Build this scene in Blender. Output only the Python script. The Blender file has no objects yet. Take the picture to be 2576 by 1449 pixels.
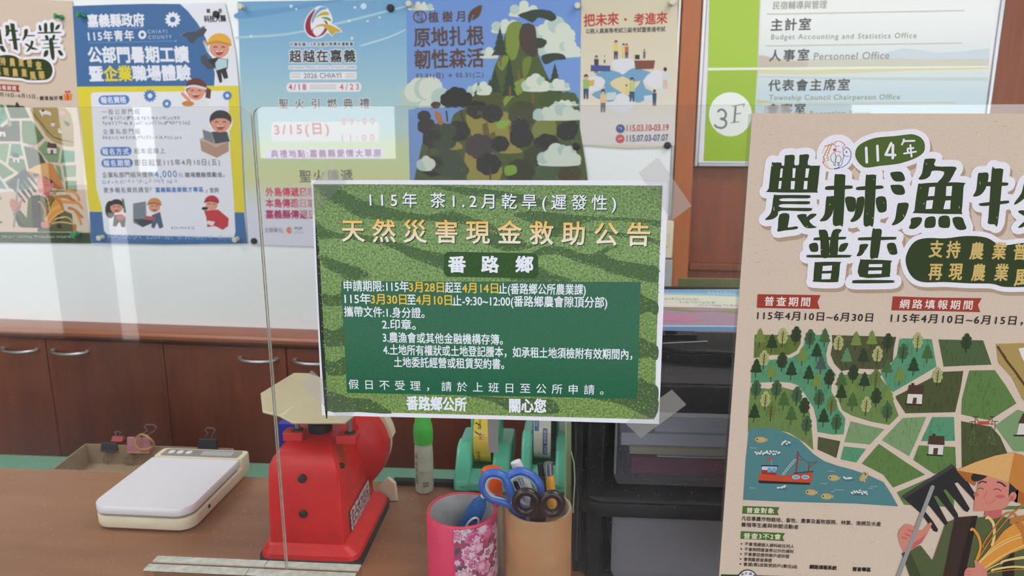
import bpy, bmesh, math, random
from mathutils import Vector, Matrix
from mathutils.geometry import delaunay_2d_cdt
random.seed(7)
S = bpy.context.scene
COL = S.collection
PI = math.pi

# ---------------------------------------------------------------- camera, sky, lamps, exposure
IW, IH, FPX = 2576, 1449, 1767.0
YAW, PIT = math.radians(4.14), math.radians(12.17)
CAM = Vector((0, -0.585, 1.5))
FW = Vector((-math.sin(YAW)*math.cos(PIT), math.cos(YAW)*math.cos(PIT), -math.sin(PIT)))
RT = Vector((math.cos(YAW), math.sin(YAW), 0))
UP = RT.cross(FW)
cd = bpy.data.cameras.new('camera'); cam = bpy.data.objects.new('camera', cd); COL.objects.link(cam)
cd.sensor_fit = 'HORIZONTAL'; cd.sensor_width = 36; cd.lens = 36*FPX/IW
cd.clip_start = 0.01; cd.clip_end = 100
m3 = Matrix((RT, UP, -FW)).transposed()
cam.matrix_world = Matrix.Translation(CAM) @ m3.to_4x4()
cd.dof.use_dof = True; cd.dof.focus_distance = 0.60; cd.dof.aperture_fstop = 12.0
S.camera = cam
S.view_settings.view_transform = 'Standard'; S.view_settings.look = 'None'
S.view_settings.gamma = 1; S.view_settings.use_curve_mapping = False
S.view_settings.exposure = 0.12
w = bpy.data.worlds.new('sky'); S.world = w; w.use_nodes = True
bg = w.node_tree.nodes['Background']; bg.inputs[0].default_value = (0.90, 0.96, 1.0, 1); bg.inputs[1].default_value = 4.2
def area_lamp(name, loc, sx, sy, power, col=(1, 0.99, 0.98)):
    l = bpy.data.lights.new(name, 'AREA'); l.shape = 'RECTANGLE'; l.size = sx; l.size_y = sy; l.energy = power; l.color = col
    o = bpy.data.objects.new(name, l); o.location = loc; COL.objects.link(o); return o
LAMPS = [(-1.7, 0.1), (0.9, 0.1), (-1.7, -1.7), (0.9, -1.7)]  # unseen overhead lamps, added to brighten the back wall and the room
for i, (x, y) in enumerate(LAMPS):
    area_lamp('fill_lamp', (x, y, 2.70), 1.1, 0.5, 16)

# ---------------------------------------------------------------- pixel -> place helpers
def ray(x, y): return FW + RT*((x-IW/2)/FPX) - UP*((y-IH/2)/FPX)
def on_plane(x, y, P, N):
    d = ray(x, y); return CAM + d*((P-CAM).dot(N)/d.dot(N))
def zat(x, y, z): return on_plane(x, y, Vector((0, 0, z)), Vector((0, 0, 1)))
def yat(x, y, Y): return on_plane(x, y, Vector((0, Y, 0)), Vector((0, 1, 0)))
WANG = math.radians(2.9)
WP = CAM + ray(1288, 320)*1.69
WU = Vector((math.cos(WANG), -math.sin(WANG), 0)); WN = Vector((-math.sin(WANG), -math.cos(WANG), 0)); ZV = Vector((0, 0, 1))
class Plane:
    """a vertical sheet plane: metres (u, v) on it from a pixel of the frame, and back to a point"""
    def __init__(s, P, U, N): s.P, s.U, s.N = P, U, N
    def px(s, x, y):
        p = on_plane(x, y, s.P, s.N) - s.P; return (p.dot(s.U), p.z)
    def pt(s, u, v, h=0): return s.P + s.U*u + ZV*v + s.N*h
def wall_plane(off): return Plane(WP + WN*off, WU, WN)
def front_plane(off): return Plane(Vector((0, -off, 0)), Vector((1, 0, 0)), Vector((0, -1, 0)))

# ---------------------------------------------------------------- materials
def lin(c):
    c = c/255.0
    return c/12.92 if c <= 0.04045 else ((c+0.055)/1.055)**2.4
KA = 1.0
def rgb(r, g, b, a=1.0): return (min(lin(r)*KA, .95), min(lin(g)*KA, .95), min(lin(b)*KA, .95), a)
def newmat(name):
    m = bpy.data.materials.new(name); m.use_nodes = True
    return m, m.node_tree.nodes, m.node_tree.links, m.node_tree.nodes['Principled BSDF']
def simple(name, c, rough=0.5, metal=0, var=0.06, scale=60, bump=0.0, spec=0.5, stretch=(1, 1, 1)):
    m, N, L, b = newmat(name)
    tc = N.new('ShaderNodeTexCoord'); mp = N.new('ShaderNodeMapping'); mp.inputs['Scale'].default_value = stretch
    nz = N.new('ShaderNodeTexNoise'); nz.inputs['Scale'].default_value = scale; nz.inputs['Detail'].default_value = 4
    L.new(tc.outputs['Object'], mp.inputs[0]); L.new(mp.outputs[0], nz.inputs[0])
    r = N.new('ShaderNodeValToRGB'); c = rgb(*c)
    r.color_ramp.elements[0].position = .3; r.color_ramp.elements[1].position = .7
    r.color_ramp.elements[0].color = tuple(x*(1-var) for x in c[:3])+(1,)
    r.color_ramp.elements[1].color = tuple(min(x*(1+var), 1) for x in c[:3])+(1,)
    L.new(nz.outputs[0], r.inputs[0]); L.new(r.outputs[0], b.inputs['Base Color'])
    b.inputs['Roughness'].default_value = rough; b.inputs['Metallic'].default_value = metal
    b.inputs['Specular IOR Level'].default_value = spec
    if bump:
        bp = N.new('ShaderNodeBump'); bp.inputs['Strength'].default_value = bump; bp.inputs['Distance'].default_value = .001
        L.new(nz.outputs[0], bp.inputs['Height']); L.new(bp.outputs[0], b.inputs['Normal'])
    return m
def print_mat(name, rough=0.55, spec=0.35, grain=0.03, gscale=500):
    """printed paper: colours come from the sheet's own ink attribute; alpha below 1 adds the leafy mottle of a printed hedge photo"""
    m, N, L, b = newmat(name)
    at = N.new('ShaderNodeAttribute'); at.attribute_name = 'ink'
    tc = N.new('ShaderNodeTexCoord')
    n1 = N.new('ShaderNodeTexNoise'); n1.inputs['Scale'].default_value = 520; n1.inputs['Detail'].default_value = 4; n1.inputs['Roughness'].default_value = .7
    L.new(tc.outputs['Object'], n1.inputs[0])
    mr = N.new('ShaderNodeMapRange'); mr.inputs[1].default_value = .36; mr.inputs[2].default_value = .66; mr.inputs[3].default_value = .35; mr.inputs[4].default_value = 1.75
    L.new(n1.outputs[0], mr.inputs[0])
    inv = N.new('ShaderNodeMath'); inv.operation = 'SUBTRACT'; inv.inputs[0].default_value = 1; L.new(at.outputs['Alpha'], inv.inputs[1])
    mx = N.new('ShaderNodeMix'); mx.data_type = 'FLOAT'; mx.inputs[2].default_value = 1
    L.new(inv.outputs[0], mx.inputs[0]); L.new(mr.outputs[0], mx.inputs[3])
    n2 = N.new('ShaderNodeTexNoise'); n2.inputs['Scale'].default_value = gscale; n2.inputs['Detail'].default_value = 3
    L.new(tc.outputs['Object'], n2.inputs[0])
    mg = N.new('ShaderNodeMapRange'); mg.inputs[1].default_value = .3; mg.inputs[2].default_value = .7; mg.inputs[3].default_value = 1-grain; mg.inputs[4].default_value = 1+grain
    L.new(n2.outputs[0], mg.inputs[0])
    mu = N.new('ShaderNodeMath'); mu.operation = 'MULTIPLY'; L.new(mx.outputs[0], mu.inputs[0]); L.new(mg.outputs[0], mu.inputs[1])
    vm = N.new('ShaderNodeVectorMath'); vm.operation = 'SCALE'; L.new(at.outputs['Color'], vm.inputs[0]); L.new(mu.outputs[0], vm.inputs['Scale'])
    L.new(vm.outputs[0], b.inputs['Base Color'])
    b.inputs['Roughness'].default_value = rough; b.inputs['Specular IOR Level'].default_value = spec
    return m
def wood(name, c1, c2, scale=9, rough=.35, stretch=(1, 1, .12)):
    m, N, L, b = newmat(name)
    tc = N.new('ShaderNodeTexCoord'); mp = N.new('ShaderNodeMapping'); mp.inputs['Scale'].default_value = stretch
    L.new(tc.outputs['Object'], mp.inputs[0])
    nz = N.new('ShaderNodeTexNoise'); nz.inputs['Scale'].default_value = scale; nz.inputs['Detail'].default_value = 6; nz.inputs['Distortion'].default_value = .6
    n2 = N.new('ShaderNodeTexNoise'); n2.inputs['Scale'].default_value = scale*14; n2.inputs['Detail'].default_value = 3
    L.new(mp.outputs[0], nz.inputs[0]); L.new(mp.outputs[0], n2.inputs[0])
    ad = N.new('ShaderNodeMix'); ad.data_type = 'FLOAT'; ad.inputs[0].default_value = .35
    L.new(nz.outputs[0], ad.inputs[2]); L.new(n2.outputs[0], ad.inputs[3])
    r = N.new('ShaderNodeValToRGB'); r.color_ramp.elements[0].position = .35; r.color_ramp.elements[1].position = .65
    r.color_ramp.elements[0].color = rgb(*c1); r.color_ramp.elements[1].color = rgb(*c2)
    L.new(ad.outputs[0], r.inputs[0]); L.new(r.outputs[0], b.inputs['Base Color']); b.inputs['Roughness'].default_value = rough
    return m
def clear(name, tint=(1, 1, 1), haze=0.0, hazecol=(200, 200, 200), f0=0.05, rough=0.0, specks=0.0, transl=False):
    """thin clear plastic: see-through, with a mirror share that grows at grazing angles, and a little dust or frosting"""
    m, N, L, b = newmat(name); N.remove(b); out = N['Material Output']
    tr = N.new('ShaderNodeBsdfTransparent'); tr.inputs[0].default_value = tint+(1,)
    gl = N.new('ShaderNodeBsdfGlossy'); gl.inputs['Roughness'].default_value = rough
    df = N.new('ShaderNodeBsdfDiffuse'); df.inputs[0].default_value = rgb(*hazecol)
    geo = N.new('ShaderNodeNewGeometry')
    dot = N.new('ShaderNodeVectorMath'); dot.operation = 'DOT_PRODUCT'; L.new(geo.outputs['Incoming'], dot.inputs[0]); L.new(geo.outputs['Normal'], dot.inputs[1])
    ab = N.new('ShaderNodeMath'); ab.operation = 'ABSOLUTE'; L.new(dot.outputs['Value'], ab.inputs[0])
    om = N.new('ShaderNodeMath'); om.operation = 'SUBTRACT'; om.inputs[0].default_value = 1; L.new(ab.outputs[0], om.inputs[1])
    pw = N.new('ShaderNodeMath'); pw.operation = 'POWER'; pw.inputs[1].default_value = 5; L.new(om.outputs[0], pw.inputs[0])
    ma = N.new('ShaderNodeMath'); ma.operation = 'MULTIPLY_ADD'; ma.inputs[1].default_value = 1-f0; ma.inputs[2].default_value = f0; L.new(pw.outputs[0], ma.inputs[0])
    m1 = N.new('ShaderNodeMixShader'); L.new(ma.outputs[0], m1.inputs[0]); L.new(tr.outputs[0], m1.inputs[1]); L.new(gl.outputs[0], m1.inputs[2])
    m2 = N.new('ShaderNodeMixShader'); m2.inputs[0].default_value = haze
    if specks:
        tc = N.new('ShaderNodeTexCoord'); vo = N.new('ShaderNodeTexVoronoi'); vo.inputs['Scale'].default_value = 340
        L.new(tc.outputs['Object'], vo.inputs[0])
        lt = N.new('ShaderNodeMath'); lt.operation = 'LESS_THAN'; lt.inputs[1].default_value = .085; L.new(vo.outputs['Distance'], lt.inputs[0])
        sp = N.new('ShaderNodeSeparateColor'); L.new(vo.outputs['Color'], sp.inputs[0])
        gt = N.new('ShaderNodeMath'); gt.operation = 'GREATER_THAN'; gt.inputs[1].default_value = .6; L.new(sp.outputs[0], gt.inputs[0])
        mu = N.new('ShaderNodeMath'); mu.operation = 'MULTIPLY'; L.new(lt.outputs[0], mu.inputs[0]); L.new(gt.outputs[0], mu.inputs[1])
        nz = N.new('ShaderNodeTexNoise'); nz.inputs['Scale'].default_value = 9; nz.inputs['Detail'].default_value = 5; L.new(tc.outputs['Object'], nz.inputs[0])
        mp = N.new('ShaderNodeMapRange'); mp.inputs[1].default_value = .35; mp.inputs[2].default_value = .75; mp.inputs[3].default_value = haze*.5; mp.inputs[4].default_value = haze*1.7
        L.new(nz.outputs[0], mp.inputs[0])
        m5 = N.new('ShaderNodeMath'); m5.operation = 'MULTIPLY_ADD'; m5.inputs[1].default_value = specks; L.new(mu.outputs[0], m5.inputs[0]); L.new(mp.outputs[0], m5.inputs[2])
        L.new(m5.outputs[0], m2.inputs[0])
    L.new(m1.outputs[0], m2.inputs[1]); L.new(df.outputs[0], m2.inputs[2]); L.new(m2.outputs[0], out.inputs[0])
    return m

M = {}
M['print'] = print_mat('printed_paper'); M['kraft'] = print_mat('kraft_print', .6, .25, .05, 800); M['plate'] = print_mat('printed_plate', .3, .5, .01)
M['board'] = simple('whiteboard_enamel', (236, 239, 241), .25, var=.015, scale=3)
M['paint'] = simple('cream_wall_paint', (222, 218, 208), .8, var=.02, scale=5)
M['dimwall'] = simple('entrance_wall_paint', (84, 78, 72), .8, var=.05, scale=4)
M['ceil'] = simple('ceiling_board', (225, 223, 218), .85, var=.03, scale=30)
M['tile'] = simple('floor_tile', (44, 38, 36), .5, var=.08, scale=3)
M['pave'] = simple('outdoor_paving', (196, 194, 190), .8, var=.08, scale=2)
M['alu'] = simple('brushed_aluminium', (176, 176, 178), .35, .9, var=.04)
M['grey'] = simple('grey_plastic', (168, 168, 168), .5)
M['cabinet'] = wood('cabinet_veneer', (92, 44, 26), (128, 66, 40), 5, .38)
M['ledge'] = wood('ledge_veneer', (140, 82, 58), (168, 102, 72), 6, .35, (.12, 1, 1))
M['post'] = wood('door_post_veneer', (158, 86, 40), (180, 102, 50), 6, .4)
M['panel'] = wood('wall_panel_veneer', (112, 56, 28), (142, 76, 42), 5, .4)
M['counter'] = wood('counter_laminate', (134, 90, 58), (160, 112, 78), 4, .42, (.12, 1, 1))
M['desk'] = simple('green_desk_mat', (108, 160, 134), .6, var=.06, scale=25)
M['black'] = simple('black_plastic', (12, 12, 14), .5, spec=.25, var=.15, scale=120)
M['blackm'] = simple('black_matt', (10, 10, 11), .7, var=.1)
M['dusty'] = simple('dusty_black_plastic', (44, 42, 41), .8, var=.25, scale=200)
M['red'] = simple('red_enamel', (204, 18, 18), .45, var=.1, scale=35, bump=.05)
M['redpad'] = simple('red_rubber_pad', (196, 40, 40), .6)
M['cream'] = simple('cream_tray_enamel', (196, 184, 148), .45, var=.05, scale=30)
M['creamp'] = simple('cream_plastic', (222, 210, 182), .5, var=.02)
M['white'] = simple('white_plastic', (222, 220, 227), .35, var=.01)
M['gap'] = simple('grey_gasket', (140, 136, 128), .7)
M['steel'] = simple('steel', (170, 170, 172), .3, .9)
M['darkiron'] = simple('dark_screw_iron', (60, 48, 40), .5, .6)
M['rubber'] = simple('black_rubber', (34, 34, 34), .8)
M['card'] = simple('cardboard', (168, 146, 116), .8, var=.06, scale=90)
M['tube'] = simple('kraft_tube', (176, 128, 84), .5, var=.08, scale=25, stretch=(1, 1, 3))
M['tubein'] = simple('grey_tube_lining', (170, 168, 164), .7, var=.1, scale=40)
M['teal'] = simple('teal_plastic', (104, 206, 178), .3, var=.04)
M['teal_shade'] = simple('teal_plastic_recess_shade', (84, 180, 154), .4, var=.04)  # darker copy of the teal, painting the shade of the finger recess
M['blueh'] = simple('blue_handle', (58, 98, 182), .35)
M['liner'] = simple('pale_grip', (206, 204, 192), .5)
M['brownh'] = simple('dark_brown_handle', (46, 26, 24), .3)
M['orange'] = simple('orange_cap', (226, 88, 24), .35)
M['yellow'] = simple('yellow_barrel', (222, 158, 44), .4)
M['greencap'] = simple('green_cap', (76, 190, 76), .4)
M['bluebox'] = simple('blue_card', (24, 44, 168), .5)
M['pinkclip'] = simple('pink_clip_enamel', (204, 140, 150), .4)
M['redclip'] = simple('red_clip_enamel', (190, 84, 84), .4)
M['blackclip'] = simple('black_clip_enamel', (58, 60, 70), .4)
M['band'] = simple('rubber_band', (196, 152, 84), .6)
M['greenpin'] = simple('green_pin', (28, 142, 96), .35)
M['whitepin'] = simple('white_pin', (206, 200, 186), .4)
M['blackpin'] = simple('black_magnet', (14, 16, 20), .5)
M['paper'] = simple('white_paper', (214, 212, 218), .8, var=.08, scale=300, stretch=(.1, .1, 6))
M['beigeblk'] = simple('beige_pad', (196, 178, 148), .8, var=.06, scale=300, stretch=(.1, .1, 6))
M['magenta'] = simple('magenta_folder', (126, 34, 66), .4, var=.1)
M['palegreen'] = simple('pale_green_folder', (170, 190, 140), .45)
M['acryl'] = clear('clear_acrylic', (.985, .99, .99), .012, (214, 214, 220), .045, 0.0, specks=.55)  # faint dust; its haze also fills in for a reflection that is not modelled
M['acryledge'] = simple('acrylic_cut_edge', (196, 196, 186), .3, var=.2, scale=150)
M['acrylblk'] = clear('clear_acrylic_block', (.93, .92, .91), .03, (170, 160, 150), .05, .02)
M['tapem'] = clear('clear_tape', (.96, .96, .95), .06, (196, 192, 194), .05, .25)
M['tapeo'] = clear('matt_tape_end', (.95, .95, .95), .36, (194, 188, 184), .04, .3)
M['tapeg'] = clear('grey_tape', (.3, .3, .3), .62, (150, 148, 148), .04, .3)
M['sleeve'] = clear('clear_sleeve', (.92, .92, .92), .04, (200, 200, 200), .06, .02)
M['drawerp'] = clear('translucent_drawer_plastic', (.90, .91, .93), .09, (150, 152, 164), .05, .12)
M['drawerf'] = clear('frosted_drawer_plastic', (.50, .50, .53), .52, (142, 142, 150), .05, .2)
M['bottle'] = clear('translucent_bottle', (.82, .86, .8), .6, (226, 230, 218), .05, .2)
M['bluetr'] = clear('translucent_blue', (.25, .5, .8), .45, (52, 118, 190), .06, .05)

# ---------------------------------------------------------------- object helpers
ORG = {}
def put(o, parent=None):
    COL.objects.link(o)
    if parent is not None: o.parent = parent
    return o
def tag(o, label, cat, group=None):
    o['label'] = label; o['category'] = cat
    if group: o['group'] = group
    return o
def thing(name, loc, label, cat, group=None):
    o = bpy.data.objects.new(name, None); o.empty_display_size = .02; COL.objects.link(o)
    o.location = loc; ORG[o.name] = Vector(loc); return tag(o, label, cat, group)
def worg(o): return ORG.get(o.name, Vector((0, 0, 0))) if o is not None else Vector((0, 0, 0))
class MB:
    def __init__(s): s.v = []; s.f = []; s.m = []
    def add(s, vs, fs, mi=0):
        k = len(s.v); s.v += [Vector(p) for p in vs]; s.f += [[i+k for i in f] for f in fs]; s.m += [mi]*len(fs); return s
    def box(s, a, b, mi=0):
        x0, y0, z0 = a; x1, y1, z1 = b
        return s.add([(x0, y0, z0), (x1, y0, z0), (x1, y1, z0), (x0, y1, z0), (x0, y0, z1), (x1, y0, z1), (x1, y1, z1), (x0, y1, z1)],
                     [(3, 2, 1, 0), (4, 5, 6, 7), (0, 1, 5, 4), (1, 2, 6, 5), (2, 3, 7, 6), (3, 0, 4, 7)], mi)
    def hexa(s, lo, hi, mi=0):
        n = len(lo); return s.add(list(lo)+list(hi), [tuple(range(n))[::-1], tuple(range(n, 2*n))]+[(i, (i+1) % n, n+(i+1) % n, n+i) for i in range(n)], mi)
    def prism(s, pts, d, mi=0):
        d = Vector(d); return s.hexa([Vector(p) for p in pts], [Vector(p)+d for p in pts], mi)
    def ring(s, c, r, ax, n=24):
        c = Vector(c); ax = Vector(ax).normalized(); a = ax.orthogonal().normalized(); b = ax.cross(a)
        return [c+a*(r*math.cos(2*PI*i/n))+b*(r*math.sin(2*PI*i/n)) for i in range(n)]
    def lathe(s, base, ax, prof, n=28, mi=0, cap=(1, 1)):
        """prof: (distance along ax, radius)"""
        base = Vector(base); ax = Vector(ax).normalized(); k = len(s.v)
        for h, r in prof: s.v += s.ring(base+ax*h, max(r, 1e-5), ax, n)
        for j in range(len(prof)-1):
            for i in range(n):
                s.f.append([k+j*n+i, k+j*n+(i+1) % n, k+(j+1)*n+(i+1) % n, k+(j+1)*n+i]); s.m.append(mi)
        if cap[0]: s.f.append([k+i for i in range(n)][::-1]); s.m.append(mi)
        if cap[1]: s.f.append([k+(len(prof)-1)*n+i for i in range(n)]); s.m.append(mi)
        return s
    def rod(s, a, b, r, n=16, mi=0, r2=None):
        a = Vector(a); b = Vector(b); return s.lathe(a, b-a, [(0, r), ((b-a).length, r if r2 is None else r2)], n, mi)
    def tube(s, pts, r, closed=False, n=10, mi=0, flat=1.0):
        pts = [Vector(p) for p in pts]; N = len(pts); k = len(s.v); prev = None
        for i in range(N):
            a = pts[(i-1) % N] if (closed or i > 0) else pts[i]; b = pts[(i+1) % N] if (closed or i < N-1) else pts[i]
            t = (b-a).normalized(); up = Vector((0, -1, .25)).normalized()
            e = t.cross(up); e = e.normalized() if e.length > 1e-4 else t.orthogonal().normalized(); g = e.cross(t)
            rr = r[i] if isinstance(r, (list, tuple)) else r
            s.v += [pts[i]+e*(rr*math.cos(2*PI*q/n))+g*(rr*flat*math.sin(2*PI*q/n)) for q in range(n)]
        for i in range(N if closed else N-1):
            j = (i+1) % N
            for q in range(n): s.f.append([k+i*n+q, k+i*n+(q+1) % n, k+j*n+(q+1) % n, k+j*n+q]); s.m.append(mi)
        if not closed:
            s.f.append([k+q for q in range(n)][::-1]); s.m.append(mi); s.f.append([k+(N-1)*n+q for q in range(n)]); s.m.append(mi)
        return s
    def build(s, name, mats, parent=None, smooth=False, bevel=0, seg=2, origin=None):
        if not isinstance(mats, (list, tuple)): mats = [mats]
        o0 = worg(parent)
        if parent is None: o0 = Vector(origin) if origin is not None else sum(s.v, Vector())/len(s.v)
        me = bpy.data.meshes.new(name); me.from_pydata([p-o0 for p in s.v], [], s.f)
        for m in mats: me.materials.append(m)
        for p, i in zip(me.polygons, s.m): p.material_index = i
        bm = bmesh.new(); bm.from_mesh(me); bmesh.ops.recalc_face_normals(bm, faces=bm.faces); bm.to_mesh(me); bm.free()
        o = bpy.data.objects.new(name, me); put(o, parent); ORG[o.name] = o0
        if parent is None: o.location = o0
        if bevel:
            b = o.modifiers.new('bevel', 'BEVEL'); b.width = bevel; b.segments = seg; b.limit_method = 'ANGLE'; b.angle_limit = math.radians(35)
        if smooth or bevel:
            for p in me.polygons: p.use_smooth = True
            if hasattr(me, 'set_sharp_from_angle'): me.set_sharp_from_angle(angle=math.radians(35))
        return o
def struct(o): o['kind'] = 'structure'; return o

# ---------------------------------------------------------------- printed art: flat ink shapes and lettering on a sheet
TXT = {}
def glyphs(s, sp):
    key = (s, round(sp, 3))
    if key in TXT: return TXT[key]
    c = bpy.data.curves.new('t', 'FONT'); c.body = s; c.resolution_u = 3; c.space_character = sp
    o = bpy.data.objects.new('t', c); COL.objects.link(o)
    me = bpy.data.meshes.new_from_object(o.evaluated_get(bpy.context.evaluated_depsgraph_get()))
    bpy.data.objects.remove(o); bpy.data.curves.remove(c)
    v = [(p.co.x, p.co.y) for p in me.vertices]; f = [tuple(p.vertices) for p in me.polygons]
    cnt = {}
    for p in me.polygons:
        for e in p.edge_keys: cnt[e] = cnt.get(e, 0)+1
    ed = [e for e, n in cnt.items() if n == 1]
    bpy.data.meshes.remove(me)
    TXT[key] = (v, f, ed); return TXT[key]
def smooth_pts(p, n=4):
    out = []; N = len(p)
    for i in range(N):
        a, b, c, d = p[i-1], p[i], p[(i+1) % N], p[(i+2) % N]
        for k in range(n):
            t = k/n; t2 = t*t; t3 = t2*t
            out.append(tuple(.5*((2*b[j])+(-a[j]+c[j])*t+(2*a[j]-5*b[j]+4*c[j]-d[j])*t2+(-a[j]+3*b[j]-3*c[j]+d[j])*t3) for j in (0, 1)))
    return out
class Art:
    EPS = 1e-4
    def __init__(s, tf): s.tf = tf; s.v = []; s.f = []; s.c = []; s.n = {}
    def raw(s, uv, faces, col, lay):
        """col: one colour, or one per vertex"""
        k = len(s.v); j = s.n.get(lay, 0); s.n[lay] = j+1
        lay = lay+(j % 34)*.012            # later ink sits a hair above earlier ink of the same layer
        s.v += [(u, v, lay) for u, v in uv]
        for f in faces:
            s.f.append([i+k for i in f]); s.c.append([col[i] for i in f] if isinstance(col, list) else [col]*len(f))
    def uv(s, pts): return [s.tf(*p) for p in pts]
    def poly(s, pts, col, lay=1, sm=0):
        q = s.uv(pts)
        if sm: q = smooth_pts(q, sm)
        if len(q) > 5: s.union([q], col, lay)
        else: s.raw(q, [tuple(range(len(q)))], col, lay)
        return q
    def rows(s, rows, lay=1):
        """gradient: rows of (left px, right px, colour) from top to bottom"""
        pts = []; cols = []
        for a, b, c in rows: pts += [s.tf(*a), s.tf(*b)]; cols += [c, c]
        s.raw(pts, [(2*i, 2*i+1, 2*i+3, 2*i+2) for i in range(len(rows)-1)], cols, lay)
    def mpp(s, x, y):
        a = s.tf(x, y); b = s.tf(x+4, y); return math.hypot(b[0]-a[0], b[1]-a[1])/4
    def disc(s, c, r, col, lay, n=10): s.raw([(c[0]+r*math.cos(2*PI*i/n), c[1]+r*math.sin(2*PI*i/n)) for i in range(n)], [tuple(range(n))], col, lay)
    def union(s, polys, col, lay):
        """one flat patch of ink out of many overlapping pieces; col may be a function of (u, v)"""
        vs = []; fs = []
        for p in polys:
            ar = sum(p[i-1][0]*p[i][1]-p[i][0]*p[i-1][1] for i in range(len(p)))
            if abs(ar) < 1e-13: continue
            k = len(vs); vs += [Vector((x*1000, y*1000)) for x, y in p]; r = list(range(k, k+len(p))); fs.append(r if ar > 0 else r[::-1])
        if not fs: return
        o = delaunay_2d_cdt(vs, [], fs, 1, 1e-4)
        uv = [(p.x/1000, p.y/1000) for p in o[0]]
        s.raw(uv, [tuple(f) for f, src in zip(o[2], o[5]) if src], [col(*p) for p in uv] if callable(col) else col, lay)
    @staticmethod
    def strokes(q, w, closed=False, rnd=True, n=10, ext=0.0):
        N = len(q); out = []
        for i in range(N if closed else N-1):
            a, b = q[i], q[(i+1) % N]; dx, dy = b[0]-a[0], b[1]-a[1]; l = math.hypot(dx, dy)
            if l < 1e-7: continue
            ux, uy = dx/l, dy/l; nx, ny = -uy*w/2, ux*w/2; e = ext*w
            a = (a[0]-ux*e, a[1]-uy*e); b = (b[0]+ux*e, b[1]+uy*e)
            out.append([(a[0]+nx, a[1]+ny), (a[0]-nx, a[1]-ny), (b[0]-nx, b[1]-ny), (b[0]+nx, b[1]+ny)])
        if rnd:
            for p in q: out.append([(p[0]+w/2*math.cos(2*PI*k/n), p[1]+w/2*math.sin(2*PI*k/n)) for k in range(n)])
        return out
    def stroke(s, q, w, col, lay, closed=False, rnd=True, n=10): s.union(s.strokes(q, w, closed, rnd, n), col, lay)
    def line(s, pts, wpx, col, lay=2, closed=False, sm=0):
        q = s.uv(pts)
        if sm: q = smooth_pts(q, sm) if closed else smooth_pts(q+[q[-1]], sm)[:(len(q)-1)*sm+1]
        s.stroke(q, wpx*s.mpp(*pts[0]), col, lay, closed, True, 8)
    def ell(s, x, y, rx, ry, col, lay=2, rot=0, n=20):
        c, d = math.cos(math.radians(rot)), math.sin(math.radians(rot)); P = []
        for i in range(n):
            a = rx*math.cos(2*PI*i/n); b = ry*math.sin(2*PI*i/n); P.append((x+a*c-b*d, y+a*d+b*c))
        return s.poly(P, col, lay)
    def rrect(s, x0, y0, x1, y1, r, col, lay=2, dy=0):
        """rounded box; dy: how far the right end sits below the left"""
        P = []
        for cx, cy, a0 in ((x1-r, y0+r, -90), (x1-r, y1-r, 0), (x0+r, y1-r, 90), (x0+r, y0+r, 180)):
            for k in range(6):
                a = math.radians(a0+18*k); X = cx+r*math.cos(a); P.append((X, cy+r*math.sin(a)+dy*(X-x0)/(x1-x0)))
        return s.poly(P, col, lay)
    def text(s, t, x0, y0, x1, y1, h, col, lay=4, bold=0.0, halo=None, latin=False, grad=None):
        """lettering whose lower edge runs from (x0, y0) to (x1, y1) with letters h pixels tall; bold and halo widths are shares of h"""
        p0, p1 = s.tf(x0, y0), s.tf(x1, y1); pu = s.tf(x0, y0-h)
        ex, ey = p1[0]-p0[0], p1[1]-p0[1]; W = math.hypot(ex, ey); ex /= W; ey /= W; Hm = abs(pu[1]-p0[1])
        lo, hi = (0.0, 0.70) if latin else (-0.08, 0.84)
        k = Hm/(hi-lo)
        v, f, ed = glyphs(t, 1.0); xs = [p[0] for p in v]; w1 = max(xs)-min(xs); sp = 1.0
        if len(t) > 1 and W/k > w1*1.02:
            v2 = glyphs(t, 1.5)[0]; x2 = [p[0] for p in v2]; dk = (max(x2)-min(x2)-w1)/.5
            if dk > 1e-6: sp = min(1+(W/k-w1)/dk, 9.5)
            v, f, ed = glyphs(t, sp); xs = [p[0] for p in v]; w1 = max(xs)-min(xs)
        sx = W/w1; x_0 = min(xs)
        q = [(p0[0]+ex*(x-x_0)*sx-ey*(y-lo)*k, p0[1]+ey*(x-x_0)*sx+ex*(y-lo)*k) for x, y in v]
        fp = [[q[i] for i in g] for g in f]
        if halo:
            pc = []
            for a, b in ed: pc += s.strokes([q[a], q[b]], halo[0]*Hm*2, False, True, 8)
            s.union(fp+pc, halo[1], lay-.5)
        if grad:
            def cc(u, v2):
                y = ((v2-p0[1])*ex-(u-p0[0])*ey)/k+lo; t2 = max(0, min(1, (y-lo)/(hi-lo))); return tuple(grad[1][i]+(grad[0][i]-grad[1][i])*t2 for i in range(4))
        else: cc = col
        if bold:
            par = list(range(len(q)))
            def root(i):
                while par[i] != i: par[i] = par[par[i]]; i = par[i]
                return i
            for g in f:
                for i in g[1:]: par[root(i)] = root(g[0])
            isl = {}
            for g, p in zip(f, fp): isl.setdefault(root(g[0]), []).append(p)
            for a, b in ed: isl[root(a)] += s.strokes([q[a], q[b]], bold*Hm, False, False, 8, .35)
            for p in isl.values(): s.union(p, cc, lay)
        else: s.raw(q, f, [cc(*p) for p in q] if grad else cc, lay)
    def scrib(s, x0, y0, x1, y1, h, col, n, lay=4):
        """rows too small or too blurred to read: little marks the size of the letters"""
        for i in range(n):
            x = x0+(x1-x0)*i/n; y = y0+(y1-y0)*i/n; c = (x1-x0)/n*.8
            for k in range(4):
                a = (x+random.random()*c, y-random.random()*h); horiz = k % 2
                b = (x+random.random()*c, a[1]) if horiz else (a[0], y-random.random()*h)
                s.line([a, b], h*.16, col, lay)
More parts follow.
